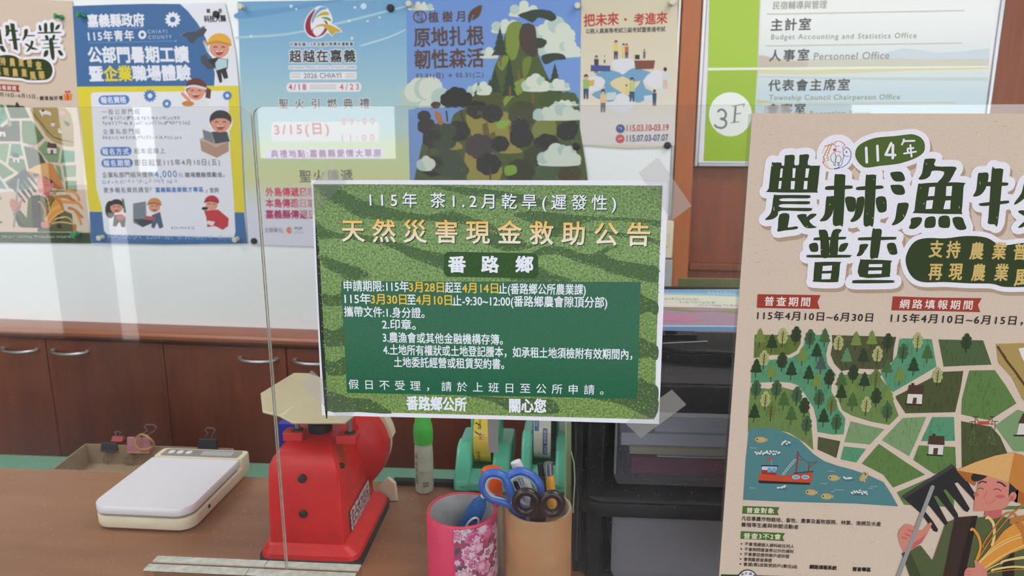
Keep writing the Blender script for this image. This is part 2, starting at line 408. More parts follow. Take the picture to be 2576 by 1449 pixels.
    def emit(s, name, mat, pl, parent=None, xf=None, base=0.0):
        o0 = worg(parent); me = bpy.data.meshes.new(name); vs = []
        for u, v, l in s.v:
            if xf: u, v = xf(u, v)
            vs.append(pl.pt(u, v, base+l*s.EPS)-o0)
        if parent is None:
            o0 = vs[0].copy(); vs = [p-o0 for p in vs]
        me.from_pydata(vs, [], s.f)
        at = me.color_attributes.new('ink', 'FLOAT_COLOR', 'CORNER')
        flat = [x for f in s.c for c in f for x in c]; at.data.foreach_set('color', flat)
        me.materials.append(mat); me.update()
        bm = bmesh.new(); bm.from_mesh(me)
        bad = [f for f in bm.faces if f.normal.dot(pl.N) < 0]
        bmesh.ops.reverse_faces(bm, faces=bad); bm.to_mesh(me); bm.free()
        o = bpy.data.objects.new(name, me); put(o, parent); ORG[o.name] = o0
        if parent is None: o.location = o0
        return o
def sheet(name, pl, pts, tf, col, mat, parent=None, thick=.0004, xf=None, drop=.0002):
    """the bare paper: an outline in pixels given its thickness, its own ink colour"""
    q = [tf(*p) for p in pts]
    if xf: q = [xf(*p) for p in q]
    mb = MB().hexa([pl.pt(u, v, -drop-thick) for u, v in q], [pl.pt(u, v, -drop) for u, v in q])
    o = mb.build(name, mat, parent)
    at = o.data.color_attributes.new('ink', 'FLOAT_COLOR', 'CORNER')
    at.data.foreach_set('color', list(col)*len(at.data)); return o

# ================================================================ the room
ZC, ZD = 1.03, 0.76          # service counter, lower desk behind it
W0 = wall_plane(0.0)
def wp(u, off, z): q = WP + WU*u + WN*off; return Vector((q.x, q.y, z))
def wbox(mb, u0, u1, o0, o1, z0, z1, mi=0):
    return mb.hexa([wp(u0, o0, z0), wp(u1, o0, z0), wp(u1, o1, z0), wp(u0, o1, z0)], [wp(u0, o0, z1), wp(u1, o0, z1), wp(u1, o1, z1), wp(u0, o1, z1)], mi)
def wz(x, y, off): return wall_plane(off).px(x, y)[1]+WP.z
def wu(x, y, off): return wall_plane(off).px(x, y)[0]
XL, XR, YB, ZT = -4.6, 3.6, -3.2, 2.75
o = struct(MB().box((XL-.1, YB-.15, -.06), (XR+.1, 1.9, 0)).build('floor', M['tile']))
o = struct(MB().box((XL-.1, YB-.15, ZT), (XR+.1, 1.9, ZT+.06)).build('ceiling', M['ceil']))
struct(wbox(MB(), -4.9, .386, -.10, -.02, 0, ZT).build('wall_back', M['paint']))
struct(wbox(MB(), .386, 4.2, -.10, -.018, 0, ZT).build('wall_back_panelled', M['panel']))
struct(MB().box((XL-.1, YB, 0), (XL, 1.9, ZT)).build('wall_left', M['paint']))
struct(MB().box((XR, YB, 0), (XR+.1, 1.9, ZT)).build('wall_right', M['paint']))
OPEN = [(-4.4, -2.92, .33, 1.76), (-2.86, -2.66, 1.20, 1.76), (-2.64, -2.46, .30, 1.08), (-2.42, -2.24, 1.30, 1.76), (-1.70, -.90, 1.38, 1.76), (1.45, 3.4, .4, 1.76)]  # unseen openings shaped for the screen's bright reflections; last one only adds light
k0 = -4.4
while k0 < 3.2: OPEN.append((k0, min(k0+1.22, 3.4), 1.80, 2.62)); k0 += 1.30  # unseen transom windows, added for more frontal daylight
rw = MB(); xs = sorted({XL, XR} | {v for q in OPEN for v in q[:2]})
for a, b in zip(xs[:-1], xs[1:]):
    z = 0
    for z0, z1 in sorted((q[2], q[3]) for q in OPEN if q[0] < (a+b)/2 < q[1]): rw.box((a, YB-.12, z), (b, YB, z0)); z = z1
    rw.box((a, YB-.12, z), (b, YB, ZT))
struct(rw.build('wall_rear', M['dimwall']))
struct(MB().box((-16, -22, -.2), (16, YB-.15, -.07)).build('ground_paving', M['pave']))
for x, y in LAMPS:
    t = thing('fill_lamp_panel', (x, y, ZT), 'unseen white ceiling panel added for fill light', 'ceiling light', 'added ceiling light panels')
    MB().box((x-.6, y-.3, ZT-.035), (x+.6, y+.3, ZT)).build('housing', M['white'], t)

# door post and panel moulding on the right of the notice board
pu0, pu1 = wu(1712, 0, .0), wu(1768, 0, .004)
struct(wbox(MB(), pu0+.004, pu1, -.018, .004, 0, ZT).build('trim_1', M['post'], bevel=.003))
mz = wz(1800, 672, -.01)
struct(wbox(MB(), pu1+.002, 2.2, -.018, -.006, mz-.010, mz+.010).build('trim_2', M['panel'], bevel=.004))

zl1 = wz(345, 815, 0); zl0 = wz(345, 858, .07)
# notice board
t = thing('notice_board', wp(-.9, -.01, 1.0), 'large white enamel notice board behind the posters, above the wooden ledge', 'notice board')
bz0 = zl1+.0005
wbox(MB(), -2.3, pu0-.005, -.02, -.003, bz0, 1.98).build('board_panel', M['board'], t)
fr = MB(); wbox(fr, pu0-.005, pu0+.003, -.02, .0002, bz0, 1.98); wbox(fr, -2.315, -2.3, -.02, .0006, bz0, 1.98); wbox(fr, -2.315, pu0+.003, -.02, .004, 1.98, 2.0)
fr.build('frame', M['alu'], t, bevel=.002)
# small fittings beside the post
t = thing('wall_switch', wp(wu(1682, 600, 0), .0, wz(1682, 600, 0)), 'small beige switch plate at the lower right corner of the notice board', 'wall switch')
a, b = wu(1655, 600, .012), wu(1694, 600, .012)
wbox(MB(), a, b, -.003, .012, wz(1682, 650, .012), wz(1682, 556, .012)).build('cover_plate', M['creamp'], t, bevel=.003)
wbox(MB(), a+.012, b-.012, .012, .016, wz(1682, 620, .012), wz(1682, 586, .012)).build('rocker', M['creamp'], t, bevel=.001)
o = wbox(MB(), wu(1650, 700, .008), wu(1690, 700, .008), -.003, .01, wz(1682, 740, .008), wz(1682, 653, .008)).build('cable_cover', M['grey'], bevel=.002)
tag(o, 'short grey cable cover below the beige switch plate', 'cable cover')

# cabinet row and its ledge
o = MB()
prof = [(-.02, zl1), (.058, zl1), (.066, zl1-.005), (.070, zl1-.012), (.068, zl0+.006), (.060, zl0), (-.02, zl0)]
o.hexa([wp(-2.3, p, z) for p, z in prof], [wp(.37, p, z) for p, z in prof])
o = o.build('cabinet_top', M['ledge'], smooth=True); tag(o, 'long brown wooden ledge with a rounded edge under the white notice board', 'ledge')
off = .052
us = [wu(123, 930, off), wu(425, 930, off), wu(722, 930, off)]
du = (us[2]-us[0])/2
t = thing('wall_cabinet', wp(-.9, 0, 0), 'row of reddish brown wooden cupboards with bow handles below the notice board', 'cabinet')
wbox(MB(), -2.3, .37, -.02, off-.02, .08, zl0-.001).build('body', M['cabinet'], t)
wbox(MB(), -2.3, .37, -.02, off-.05, 0, .08).build('plinth', M['blackm'], t)
zh = wz(180, 882, off)
k = -3
while us[0]+du*(k+1) < .4:
    a = us[0]+du*k; b = min(a+du, .37)
    d = wbox(MB(), a+.0018, b-.0018, off-.02, off, .09, zl0-.012).build('door', M['cabinet'], t, bevel=.0015)
    hc = b-.075 if k % 2 else a+.075
    if b-a > .2:
        h = MB()
        pts = [wp(hc+.05*math.sin(q), off+.004+.022*math.cos(q), zh-.003*math.cos(q)) for q in [PI/2*(-1+2*i/12) for i in range(13)]]
        h.tube(pts, .0042, flat=.8)
        for sgn in (-1, 1): h.rod(wp(hc+sgn*.05, off, zh), wp(hc+sgn*.05, off+.006, zh), .006, 10)
        h.build('handle', M['alu'], d, smooth=True)
    k += 1

# service counter in front, lower desk with its green mat behind
yb = zat(310, 1187, ZC).y
t = thing('service_counter', (0, .1, 0), 'brown wood laminate service counter carrying the scales and pen cups', 'counter')
MB().box((-1.9, -.06, ZC-.03), (1.6, yb, ZC)).build('worktop', M['counter'], t, bevel=.002)
MB().box((-1.9, -.05, 0), (1.6, -.02, ZC-.03)).build('front_panel', M['cabinet'], t)
MB().box((-1.9, yb-.05, 0), (1.6, yb-.02, ZC-.03)).build('rear_panel', M['cabinet'], t)
yd1 = zat(300, 1153, ZD).y
t = thing('desk', (0, .6, 0), 'lower office desk behind the counter under a green mat', 'desk')
MB().box((-1.7, yb+.02, ZD-.035), (.9, yd1, ZD-.003)).build('desktop', M['cabinet'], t)
for x in (-1.6, .8): MB().box((x-.02, yb+.05, 0), (x+.02, yd1-.03, ZD-.035)).build('side_panel', M['cabinet'], t)
o = MB().box((-1.68, yb+.025, ZD-.003), (.88, yd1-.001, ZD)).build('desk_mat', M['desk']); tag(o, 'pale green desk mat seen as a strip beyond the counter edge', 'desk mat')

# ================================================================ clear screen and the sheets fixed to it
def screen(x0, x1, label):
    """upright acrylic sheet with rounded upper corners"""
    t = 0.0015; r = .0085; z1 = yat(1000, 267, 0).z; z0 = ZC+.004
    P = [(x0, z0), (x1, z0)]
    for cx, a0 in ((x1-r, 0), (x0+r, 90)):
        for k in range(9):
            a = math.radians(a0+90*k/8); P.append((cx+r*math.cos(a), z1-r+r*math.sin(a)))
    n = len(P); mb = MB(); mb.v = [Vector((x, -t, z)) for x, z in P]+[Vector((x, t, z)) for x, z in P]
    mb.f = [list(range(n)), list(range(n, 2*n))[::-1]]; mb.m = [0, 0]
    for i in range(n): mb.f.append([i, (i+1) % n, n+(i+1) % n, n+i]); mb.m.append(1)
    return tag(mb.build('acrylic_screen', [M['acryl'], M['acryledge']]), label, 'acrylic screen', 'clear counter screens')
xj = yat(639, 330, 0).x
screen(-.95, xj-.0012, 'clear acrylic screen standing over the white parcel scale, left of the joint')
screen(xj+.0006, .62, 'clear acrylic screen carrying the green notice and the census poster')
# clamp blocks at the foot of the joint, a pair in front and a pair behind
x0, xm, x1 = yat(369, 1425, -.006).x, yat(624, 1436, -.006).x, yat(893, 1447, -.006).x
zt = yat(630, 1436, -.006).z
for (a, b), (ya, yb2), lab in [((x0, xm-.0008), (-.0115, -.002), 'clear acrylic clamp block in front of the screen, left half'),
                               ((xm, x1), (-.0115, -.002), 'clear acrylic clamp block in front of the screen, right half'),
                               ((x0+.001, xm+.012), (.002, .0115), 'clear acrylic clamp block behind the screen, left half'),
                               ((xm+.0128, x1+.001), (.002, .0115), 'clear acrylic clamp block behind the screen, right half')]:
    t = thing('screen_clamp', ((a+b)/2, (ya+yb2)/2, ZC), lab, 'screen clamp', 'acrylic clamp blocks at the foot of the screen')
    MB().box((a, ya, ZC), (b, yb2, zt-.0012)).build('clear_block', M['acrylblk'], t)
    MB().box((a, ya, zt-.0012), (b, yb2, zt)).build('frosted_edge', M['acryledge'], t)

# ---------------------------------------------------------------- green notice on A4 paper
NP = front_plane(.0030)
A = Art(NP.px)
WHT = rgb(236, 234, 244)
t = thing('notice_sheet', NP.pt(*NP.px(1230, 1050)), 'green tea-field notice on white paper taped to the screen', 'notice')
sheet('paper', NP, [(782, 453), (1681, 454), (1670, 750), (1658, 1067), (1240, 1055), (810, 1045), (796, 750)], NP.px, WHT, M['print'], t)
base = rgb(112, 142, 84, .25); dk = rgb(80, 106, 66, .6); dk2 = rgb(76, 100, 60, .6); blk = rgb(36, 50, 40, .7)
A.rows([((788, 463), (1667, 467), rgb(116, 142, 90, .2)), ((797, 640), (1659, 644), rgb(128, 158, 98, .2)), ((806, 840), (1652, 850), rgb(118, 148, 84, .2)), ((820, 1034), (1646, 1055), rgb(124, 150, 84, .2))], 1)
V = [
 [(788, 463), (850, 464), (868, 480), (905, 500), (955, 515), (1010, 530), (1080, 540), (1130, 530), (1180, 545), (1232, 562), (1262, 585), (1205, 572), (1150, 562), (1085, 556), (1010, 556), (945, 552), (900, 545), (860, 520), (825, 505), (800, 480)],
 [(795, 556), (815, 572), (855, 586), (915, 590), (955, 600), (1010, 612), (1065, 628), (1125, 640), (1165, 650), (1180, 668), (1150, 690), (1108, 676), (1062, 660), (1030, 648), (990, 625), (940, 612), (880, 602), (835, 600), (802, 600)],
 [(800, 640), (830, 648), (862, 660), (905, 672), (930, 690), (955, 705), (985, 716), (1060, 716), (1020, 700), (965, 694), (920, 700), (880, 706), (850, 690), (815, 670)],
 [(1085, 466), (1180, 472), (1260, 480), (1325, 492), (1390, 512), (1335, 520), (1255, 500), (1180, 492), (1120, 478)],
 [(1330, 467), (1480, 466), (1560, 478), (1620, 484), (1667, 500), (1667, 467)],
 [(1290, 540), (1340, 530), (1420, 538), (1500, 545), (1580, 548), (1662, 556), (1662, 572), (1620, 562), (1560, 556), (1490, 556), (1440, 575), (1405, 596), (1370, 588), (1335, 560)],
 [(1240, 580), (1275, 590), (1310, 600), (1335, 615), (1365, 612), (1330, 625), (1280, 632), (1240, 622), (1215, 600)],
 [(1440, 580), (1480, 586), (1530, 590), (1580, 600), (1628, 606), (1662, 620), (1661, 606), (1600, 590), (1520, 582)],
 [(1330, 645), (1400, 640), (1455, 660), (1500, 672), (1545, 690), (1600, 702), (1655, 712), (1656, 672), (1600, 662), (1560, 655), (1525, 640), (1545, 625), (1570, 625), (1530, 620), (1480, 640), (1420, 622), (1370, 620)],
 [(1200, 655), (1240, 640), (1300, 648), (1350, 668), (1400, 690), (1440, 705), (1380, 710), (1300, 706), (1240, 690)],
]
def clampn(x, y):
    y = max(y, 466); return (min(max(x, 790+(y-463)*.058), 1665-(y-467)*.035), y)
for i, p in enumerate(V): A.union([A.uv([clampn(*c) for c in smooth_pts(p, 4)])], dk, 2+.02*i)
A.poly([(794, 560), (802, 620), (808, 720), (816, 860), (824, 1034), (818, 1034), (806, 860), (796, 640)], blk, 2.2, 3)
for y0, y1 in ((738, 770), (826, 872), (905, 945)): A.poly([(812+(y0-738)*.05, y0), (840, y0+6), (872, y0-8), (872, y1-6), (840, y1), (815+(y0-738)*.05, y1-4)], dk2, 2.01, 3)
for y0, y1 in ((742, 792), (850, 905), (952, 1010)): A.poly([(1606, y0), (1630, y0+8), (1655, y0+22), (1653, y1), (1630, y1-8), (1606, y1-4)], dk2, 2.03, 3)
A.poly([(826, 985), (880, 1000), (930, 1004), (958, 1020), (985, 1040), (900, 1036), (822, 1033)], dk2, 2.09, 3)
A.poly([(1480, 1002), (1560, 1000), (1650, 996), (1648, 1050), (1610, 1040), (1570, 1020), (1520, 1008)], dk2, 2.06, 3)
A.poly([(1150, 990), (1260, 1000), (1380, 1004), (1400, 1016), (1400, 1040), (1290, 1036), (1240, 1010)], dk2, 2.12, 3)
random.seed(5)
def inpoly(x, y, p):
    r = False
    for i in range(len(p)):
        a, b = p[i-1], p[i]
        if (a[1] > y) != (b[1] > y) and x < (b[0]-a[0])*(y-a[1])/(b[1]-a[1])+a[0]: r = not r
    return r
VS = [smooth_pts(p, 3) for p in V]
def leafspeck(x, y, c, l):
    r = random.uniform(1.3, 2.7); a0 = random.uniform(0, 6.3); P2 = [(x+r*random.uniform(.5, 1.3)*math.cos(a0+i*1.257), y+r*random.uniform(.4, .9)*math.sin(a0+i*1.257)) for i in range(5)]
    A.poly(P2, c, l)
LT = [rgb(138, 160, 102, .6), rgb(130, 154, 92, .6), rgb(148, 168, 114, .7), rgb(104, 130, 76, .7), rgb(92, 120, 66, .7)]
for i in range(9000):
    x = random.uniform(792, 1664); y = random.uniform(466, 1052)
    if 862 < x < 1606 and 712 < y < 992: continue
    if not inpoly(x, y, [(789, 465), (1666, 468), (1646, 1053), (821, 1032)]): continue
    dark = any(inpoly(x, y, p) for p in VS); l = 2.3+random.random()*.6
    if dark:
        if random.random() < .35: leafspeck(x, y, random.choice([rgb(66, 92, 56, .7), rgb(98, 126, 80, .7)]), l)
    else: leafspeck(x, y, random.choice(LT), l)
for p in VS:
    for x, y in p:
        for k in range(7):
            X, Y = x+random.gauss(0, 6), y+random.gauss(-1, 3.4)
            if inpoly(X, Y, [(791, 467), (1664, 470), (1644, 1051), (823, 1030)]): leafspeck(X, Y, random.choice(LT[:4]), 2.4+random.random()*.5)
A.rows([((858, 707), (1612, 709), rgb(56, 106, 82, .85)), ((866, 850), (1607, 858), rgb(52, 110, 80, .85)), ((873, 988), (1603, 1003), rgb(32, 98, 68, .85))], 3.2)
A.rrect(1117, 633, 1354, 696, 12, rgb(50, 84, 38, .7), 3, 4)
WT = rgb(238, 240, 250); YL = rgb(240, 196, 62); sh = rgb(40, 62, 44, .8)
def nt(s, x0, y0, x1, y1, h, col=WT, bold=.035, grad=None):
    A.text(s, x0+2.2, y0+2.2, x1+2.2, y1+2.2, h, sh, 3.5, bold)
    A.text(s, x0, y0, x1, y1, h, col, 4, bold, grad=grad)
nt('115年 茶1.2月乾旱(遲發性)', 931, 520, 1549, 529, 37, bold=.02)
G = (rgb(244, 190, 82), rgb(246, 236, 220))
nt('天然災害現金救助公告', 862, 607, 1633, 618, 56, None, .035, G)
for s, x in (('番', 1129), ('路', 1212), ('鄉', 1298)): A.text(s, x, 684, x+42, 685, 40, WT, 4, .075)
L1 = [('申請期限:115年', 866, 1029, WT, 732), ('3月28日', 1030, 1117, YL, 734.5), ('起至', 1120, 1161, WT, 736), ('4月14日', 1163, 1253, YL, 737), ('止(番路鄉公所農業課)', 1255, 1473, WT, 739),
      ('115年', 868, 933, WT, 764), ('3月30日', 934, 1023, YL, 765), ('至', 1025, 1046, WT, 766.5), ('4月10日', 1047, 1137, YL, 767), ('止-9:30~12:00(番路鄉農會隙頂分部)', 1139, 1527, WT, 769)]
for s, x0, x1, c, y in L1: A.text(s, x0, y, x1, y+(x1-x0)*.013, 27, c, 4, .03)
for s, x0, x1, y in [('攜帶文件:1.身分證。', 867, 1068, 796), ('2.印章。', 962, 1046, 828), ('3.農漁會或其他金融機構存簿。', 964, 1265, 861), ('4.土地所有權狀或土地登記謄本，如承租土地須檢附有效期間內，', 965, 1590, 892), ('土地委託經營或租賃契約書。', 992, 1268, 923)]:
    A.text(s, x0, y, x1, y+(x1-x0)*.02, 26, WT, 4, .03)
A.text('假日不受理，請於上班日至公所申請。', 878, 978, 1518, 993, 24, WT, 4, .012)
A.text('番路鄉公所', 1024, 1030, 1173, 1034, 34, WT, 4, .065); A.text('關心您', 1282, 1036, 1373, 1038, 34, WT, 4, .065)
A.emit('printed_picture', M['print'], NP, t)

# ---------------------------------------------------------------- tape on the notice and a loose strip
TP = front_plane(.0042)
def tape(pts, label, mat='tapem', off=.0042, jag=None):
    pl = front_plane(off); q = []
    for i, p in enumerate(pts):
        q.append(p); n = pts[(i+1) % len(pts)]
        if jag and i in jag:
            for k in range(1, 17):
                f = k/17; d = 1.3*(-1)**k; L = math.hypot(n[0]-p[0], n[1]-p[1]); q.append((p[0]+(n[0]-p[0])*f-(n[1]-p[1])/L*d, p[1]+(n[1]-p[1])*f+(n[0]-p[0])/L*d))
    uv = [pl.px(*p) for p in q]
    if mat == 'tapem':
        nq = [pl.px(*c) for c in ((810, 1045), (1658, 1067), (1681, 454), (782, 453))]
        ar = sum(uv[i-1][0]*uv[i][1]-uv[i][0]*uv[i-1][1] for i in range(len(uv)))
        uq = uv if ar > 0 else uv[::-1]; n = len(uq)
        cdt = delaunay_2d_cdt([Vector(c)*1000 for c in uq+nq], [], [list(range(n)), list(range(n, n+4))], 1, 1e-4)
        mb = MB(); k = len(cdt[0]); mb.v = [pl.pt(c.x/1000, c.y/1000, 0) for c in cdt[0]]
        for f, src in zip(cdt[2], cdt[5]):
            if 0 in src: mb.f.append(list(f)); mb.m.append(1 if 1 in src else 0)
        us2 = sorted({i for f in mb.f for i in f}); mp = {a: b for b, a in enumerate(us2)}
        mb.v = [mb.v[i] for i in us2]; mb.f = [[mp[i] for i in f] for f in mb.f]
        o = mb.build('tape_strip', [M['tapeo'], M['tapem']])
    else: o = MB().hexa([pl.pt(u, v, 0) for u, v in uv], [pl.pt(u, v, .00008) for u, v in uv]).build('tape_strip', M[mat])
    return tag(o, label, 'tape', 'tape strips on the screen')
tape([(836, 413), (872, 457), (775, 553), (733, 515)], 'clear tape strip across the upper left corner of the green notice', jag=(2,))
tape([(1606, 435), (1655, 394), (1740, 518), (1690, 555)], 'matt grey looking tape strip across the upper right corner of the green notice', jag=(0, 2))
tape([(784, 931), (880, 1018), (900, 1030), (868, 1064), (848, 1049), (752, 966)], 'clear tape strip across the lower left corner of the green notice', jag=(5,))
tape([(1572, 1064), (1690, 980), (1727, 1018), (1612, 1102)], 'clear tape strip across the lower right corner of the green notice', jag=(3, 1))
tape([(1226, 1052), (1254, 1053), (1253, 1139), (1229, 1138)], 'narrow grey tape strip hanging below the middle of the green notice', 'tapeg', .0024, jag=(2,))
tape([(1922, 266), (1990, 266), (1990, 290), (1921, 290)], 'grey tape strip at the top edge of the census poster', 'tapeo', .0022)

# ---------------------------------------------------------------- farm census poster: one design, printed small on the screen and large on the wall
CP = front_plane(.0040)
c0 = CP.px(1893, 285)
def R(x, y): u, v = CP.px(x, y); return (u-c0[0], v-c0[1])
SA, SB, TX, TY = 0.6843, 0.0388, 1.1366, -1.2115+1.0*0      # wall poster -> poster metres
def Lw(x, y):
    u, v = W0.px(x, y); v += WP.z; return (SA*u-SB*v+TX, SB*u+SA*v+TY)
D2 = SA*SA+SB*SB
def to_wall(u, v):
    a, b = u-TX, v-TY; return ((SA*a+SB*b)/D2, (-SB*a+SA*b)/D2-WP.z)
def zoom(f, x0, y0, s): return lambda x, y: f(x0+x/s, y0+y/s)
z1 = zoom(R, 1820, 280, 3.407); z2 = zoom(R, 1820, 680, 3.407); z3 = zoom(R, 1780, 1030, 3.236); z4 = zoom(R, 2180, 1050, 3.631)
q1 = zoom(R, 2150, 280, 5.176)
l0 = zoom(Lw, 0, 0, 4.829); l2 = zoom(Lw, 0, 260, 4.025)
C = Art(R)
def use(f): C.tf = f
CW, CH = .307, .4216
def P(s): return [tuple(float(k) for k in p.split(',')) for p in s.split()]
INK = rgb(46, 60, 26); TAN = rgb(176, 148, 128); CWH = rgb(232, 228, 238); KR = rgb(210, 189, 172)
title = [('z1', s) for s in (
 '412,450 430,440 492,440 498,462 520,460 525,385 545,376 608,378 606,455 645,455 650,380 668,372 733,374 722,458 820,466 824,480 802,680 780,696 385,692 388,660',
 '430,722 460,717 720,718 742,732 720,746 505,746 502,770 720,770 738,783 715,797 500,796 498,824 735,828 757,840 720,857 490,852 465,890 430,920 385,930 355,926 395,885 415,830',
 '480,885 560,880 556,960 553,995 620,985 638,996 620,1010 520,1022 463,1030 466,990',
 '630,890 705,880 712,905 745,880 798,880 770,912 735,938 765,975 798,994 750,1002 700,995 660,945',
 '950,560 975,540 1038,545 1042,600 1025,960 1000,976 938,970 945,800', '872,655 900,640 1080,635 1105,648 1085,664 890,674',
 '880,740 905,730 950,730 948,800 930,880 890,930 850,942 824,936 865,880', '1042,740 1115,735 1135,770 1125,850 1085,860 1060,840',
 '1218,560 1240,545 1300,545 1306,590 1285,960 1255,978 1200,972 1210,760', '1135,660 1165,645 1340,635 1368,648 1350,664 1160,676',
 '1140,770 1150,740 1205,735 1200,830 1170,910 1120,945 1085,940 1120,885', '1305,745 1385,735 1398,830 1380,862 1325,858',
 '1428,535 1450,520 1525,520 1555,580 1530,600 1460,595', '1430,640 1455,630 1530,635 1555,695 1525,716 1460,705',
 '1490,800 1515,785 1583,788 1575,850 1545,920 1490,965 1440,974 1470,920',
 '1720,420 1745,407 1817,410 1812,470 1985,475 1980,520 1950,575 1925,607 1835,612 1870,570 1888,518 1790,510 1770,550 1730,580 1670,582 1700,530',
 '1665,640 1690,620 1840,610 2058,612 2056,650 2040,860 2015,880 1640,872 1635,850',
 '1610,915 1695,910 1690,960 1640,1005 1588,1002 1605,960', '1735,915 1810,905 1812,985 1760,1000 1722,990', '1850,905 1930,900 1938,985 1900,1000 1845,985', '1962,915 2040,908 2065,960 2080,1005 2030,1018 1985,995',
 '2180,540 2205,528 2265,528 2266,590 2240,670 2195,720 2137,728 2165,670', '2230,606 2420,610 2437,624 2415,638 2230,640',
 '2298,505 2325,492 2392,495 2390,560 2350,960 2320,968 2265,960 2270,900', '2188,800 2215,785 2420,765 2445,772 2425,790 2230,812',
 '815,1025 840,1015 880,1020 900,1080 905,1240 838,1245 830,1120', '940,1018 1012,1015 985,1070 975,1235 915,1240 912,1120', '775,1092 800,1080 1035,1075 1045,1087 1025,1098 790,1106',
 '735,1140 800,1128 810,1195 765,1205 742,1190', '1005,1140 1065,1128 1060,1160 1030,1200 985,1198', '715,1240 740,1230 1075,1230 1085,1242 1060,1253 740,1253',
 '780,1310 800,1292 995,1290 998,1310 985,1440 960,1464 775,1460 770,1440',
 '1275,1020 1300,1008 1352,1012 1350,1080 1325,1245 1300,1255 1255,1248', '1155,1092 1180,1080 1460,1075 1475,1087 1455,1100 1175,1106',
 '1165,1150 1185,1138 1240,1140 1215,1190 1180,1235 1140,1238 1160,1195', '1400,1140 1465,1130 1488,1200 1480,1225 1425,1222',
 '1170,1280 1195,1270 1430,1278 1432,1300 1425,1400 1400,1420 1165,1417', '1105,1459 1140,1445 1440,1447 1456,1459 1440,1470 1130,1474')]
title += [('l0', s) for s in (
 '295,365 335,352 340,395 320,450 285,490 270,488 292,430', '318,425 420,428 418,440 318,440', '298,535 330,530 370,560 420,580 465,600 440,605 390,600 345,570',
 '378,495 405,498 408,520 385,580 350,620 318,628 350,580 370,540', '470,315 490,305 510,365 480,372', '536,290 572,288 574,385 540,388', '610,285 655,280 652,382 618,386', '690,310 728,298 720,340 690,362 668,362',
 '458,400 490,390 738,388 740,400 700,404 470,408', '545,435 580,430 592,480 565,490', '640,430 672,425 660,480 632,484', '505,485 695,475 700,486 510,494', '540,530 680,520 684,532 545,540', '525,578 715,568 720,580 530,588',
 '595,490 640,480 665,700 625,710', '545,620 588,612 578,675 530,690', '700,618 738,612 770,668 735,676')]
FN = dict(z1=z1, l0=l0)
holes = ['490,490 508,490 500,568 480,568', '592,488 618,488 610,570 590,570', '705,490 735,490 722,568 698,568', '476,597 498,597 490,664 468,664', '578,598 612,598 605,668 574,668', '690,597 720,597 715,668 684,668',
 '1762,650 1812,645 1805,725 1750,728', '1908,642 1958,640 1950,725 1903,725', '1738,765 1795,760 1785,835 1730,838', '1900,765 1945,762 1940,838 1882,838',
 '850,1325 930,1320 925,1365 845,1368', '842,1390 922,1388 915,1438 838,1440', '1245,1310 1360,1308 1358,1335 1242,1335', '1240,1365 1355,1362 1352,1392 1236,1394']
HW = .0052
oval = [z1(*p) for p in P('1560,1290 1580,1195 1640,1115 1740,1086 1900,1088 2080,1068 2250,1082')]+[l0(*p) for p in P('260,726 360,718 460,714 545,724 610,770 640,845 625,920 575,965 470,975 330,972')]+[z1(*p) for p in P('2300,1478 2100,1474 1900,1463 1700,1462 1605,1405')]
badge = [q1(*p) for p in P('5,560 25,480 100,410 270,345 520,322 680,302 760,300 850,335 900,395 912,470 890,540 790,610 620,670 480,695 330,710 150,733 70,690 20,620')]
emb = (2103, 387)
e = R(*emb)
for d, c, lay in (((.0022, -.0030), TAN, 1), ((0, 0), CWH, 2)):
    pc = []
    for k, s in title:
        q = [(u+d[0], v+d[1]) for u, v in smooth_pts([FN[k](*p) for p in P(s)], 2)]
        pc.append(q); pc += C.strokes(q, HW*2, True, True, 12)
    for q in (oval, badge):
        q = [(u+d[0], v+d[1]) for u, v in smooth_pts(q, 4)]
        pc.append(q); pc += C.strokes(q, .0080, True, True, 12)
    pc += C.strokes([(e[0]+d[0], e[1]+d[1])], .0300, False, True, 40)
    C.union(pc, c, lay)
C.union([smooth_pts([FN[k](*p) for p in P(s)], 3) for k, s in title], INK, 3)
for s in holes: use(z1); C.poly(P(s), CWH, 4)
q = smooth_pts(oval, 4); C.raw(q, [tuple(range(len(q)))], INK, 3)
q = smooth_pts(badge, 4); C.raw(q, [tuple(range(len(q)))], rgb(74, 96, 36), 3)
for s in ('412,455 420,470', '430,820 432,850', '712,985 720,990', '905,800 915,795', '1285,580 1288,585', '1230,875 1232,880', '1275,910 1278,918', '1540,885 1545,905', '1735,445 1738,455', '1720,785 1712,795', '2015,815 2022,830', '2340,905 2342,915', '2195,605 2198,625', '1685,655 1690,660', '990,1045 986,1055', '835,1190 842,1182', '1210,1190 1206,1196', '1428,1195 1430,1198', '1370,780 1372,784'): use(z1); C.line(P(s), 5, rgb(196, 200, 150), 4)
use(q1)
for s in ('147,475 155,665', '292,450 300,640', '472,415 400,565 525,570', '495,440 493,610', '636,365 630,400 612,432', '640,388 775,384', '722,440 738,590', '690,485 762,478', '686,490 690,540', '640,550 795,525'): C.line(P(s), 34 if len(P(s)) < 3 and P(s)[0][0] < 300 or P(s)[0][0] in (472, 495) else 24, CWH, 4)
use(z1)
GOLD = rgb(206, 176, 106)
for i, (s, x, y) in enumerate([('支', 1758, 1250), ('持', 1905, 1255), ('農', 2105, 1266), ('業', 2298, 1266), ('普', 2478, 1270), ('再', 1752, 1442), ('現', 1925, 1442), ('農', 2120, 1450), ('業', 2316, 1450)]):
    C.text(s, x, y, x+110, y+1, 142, GOLD, 4, .05)
use(l0)
for s, x, y in (('查', 442, 845), ('風', 372, 968), ('華', 478, 965)): C.text(s, x, y, x+70, y, 100, GOLD, 4, .05)
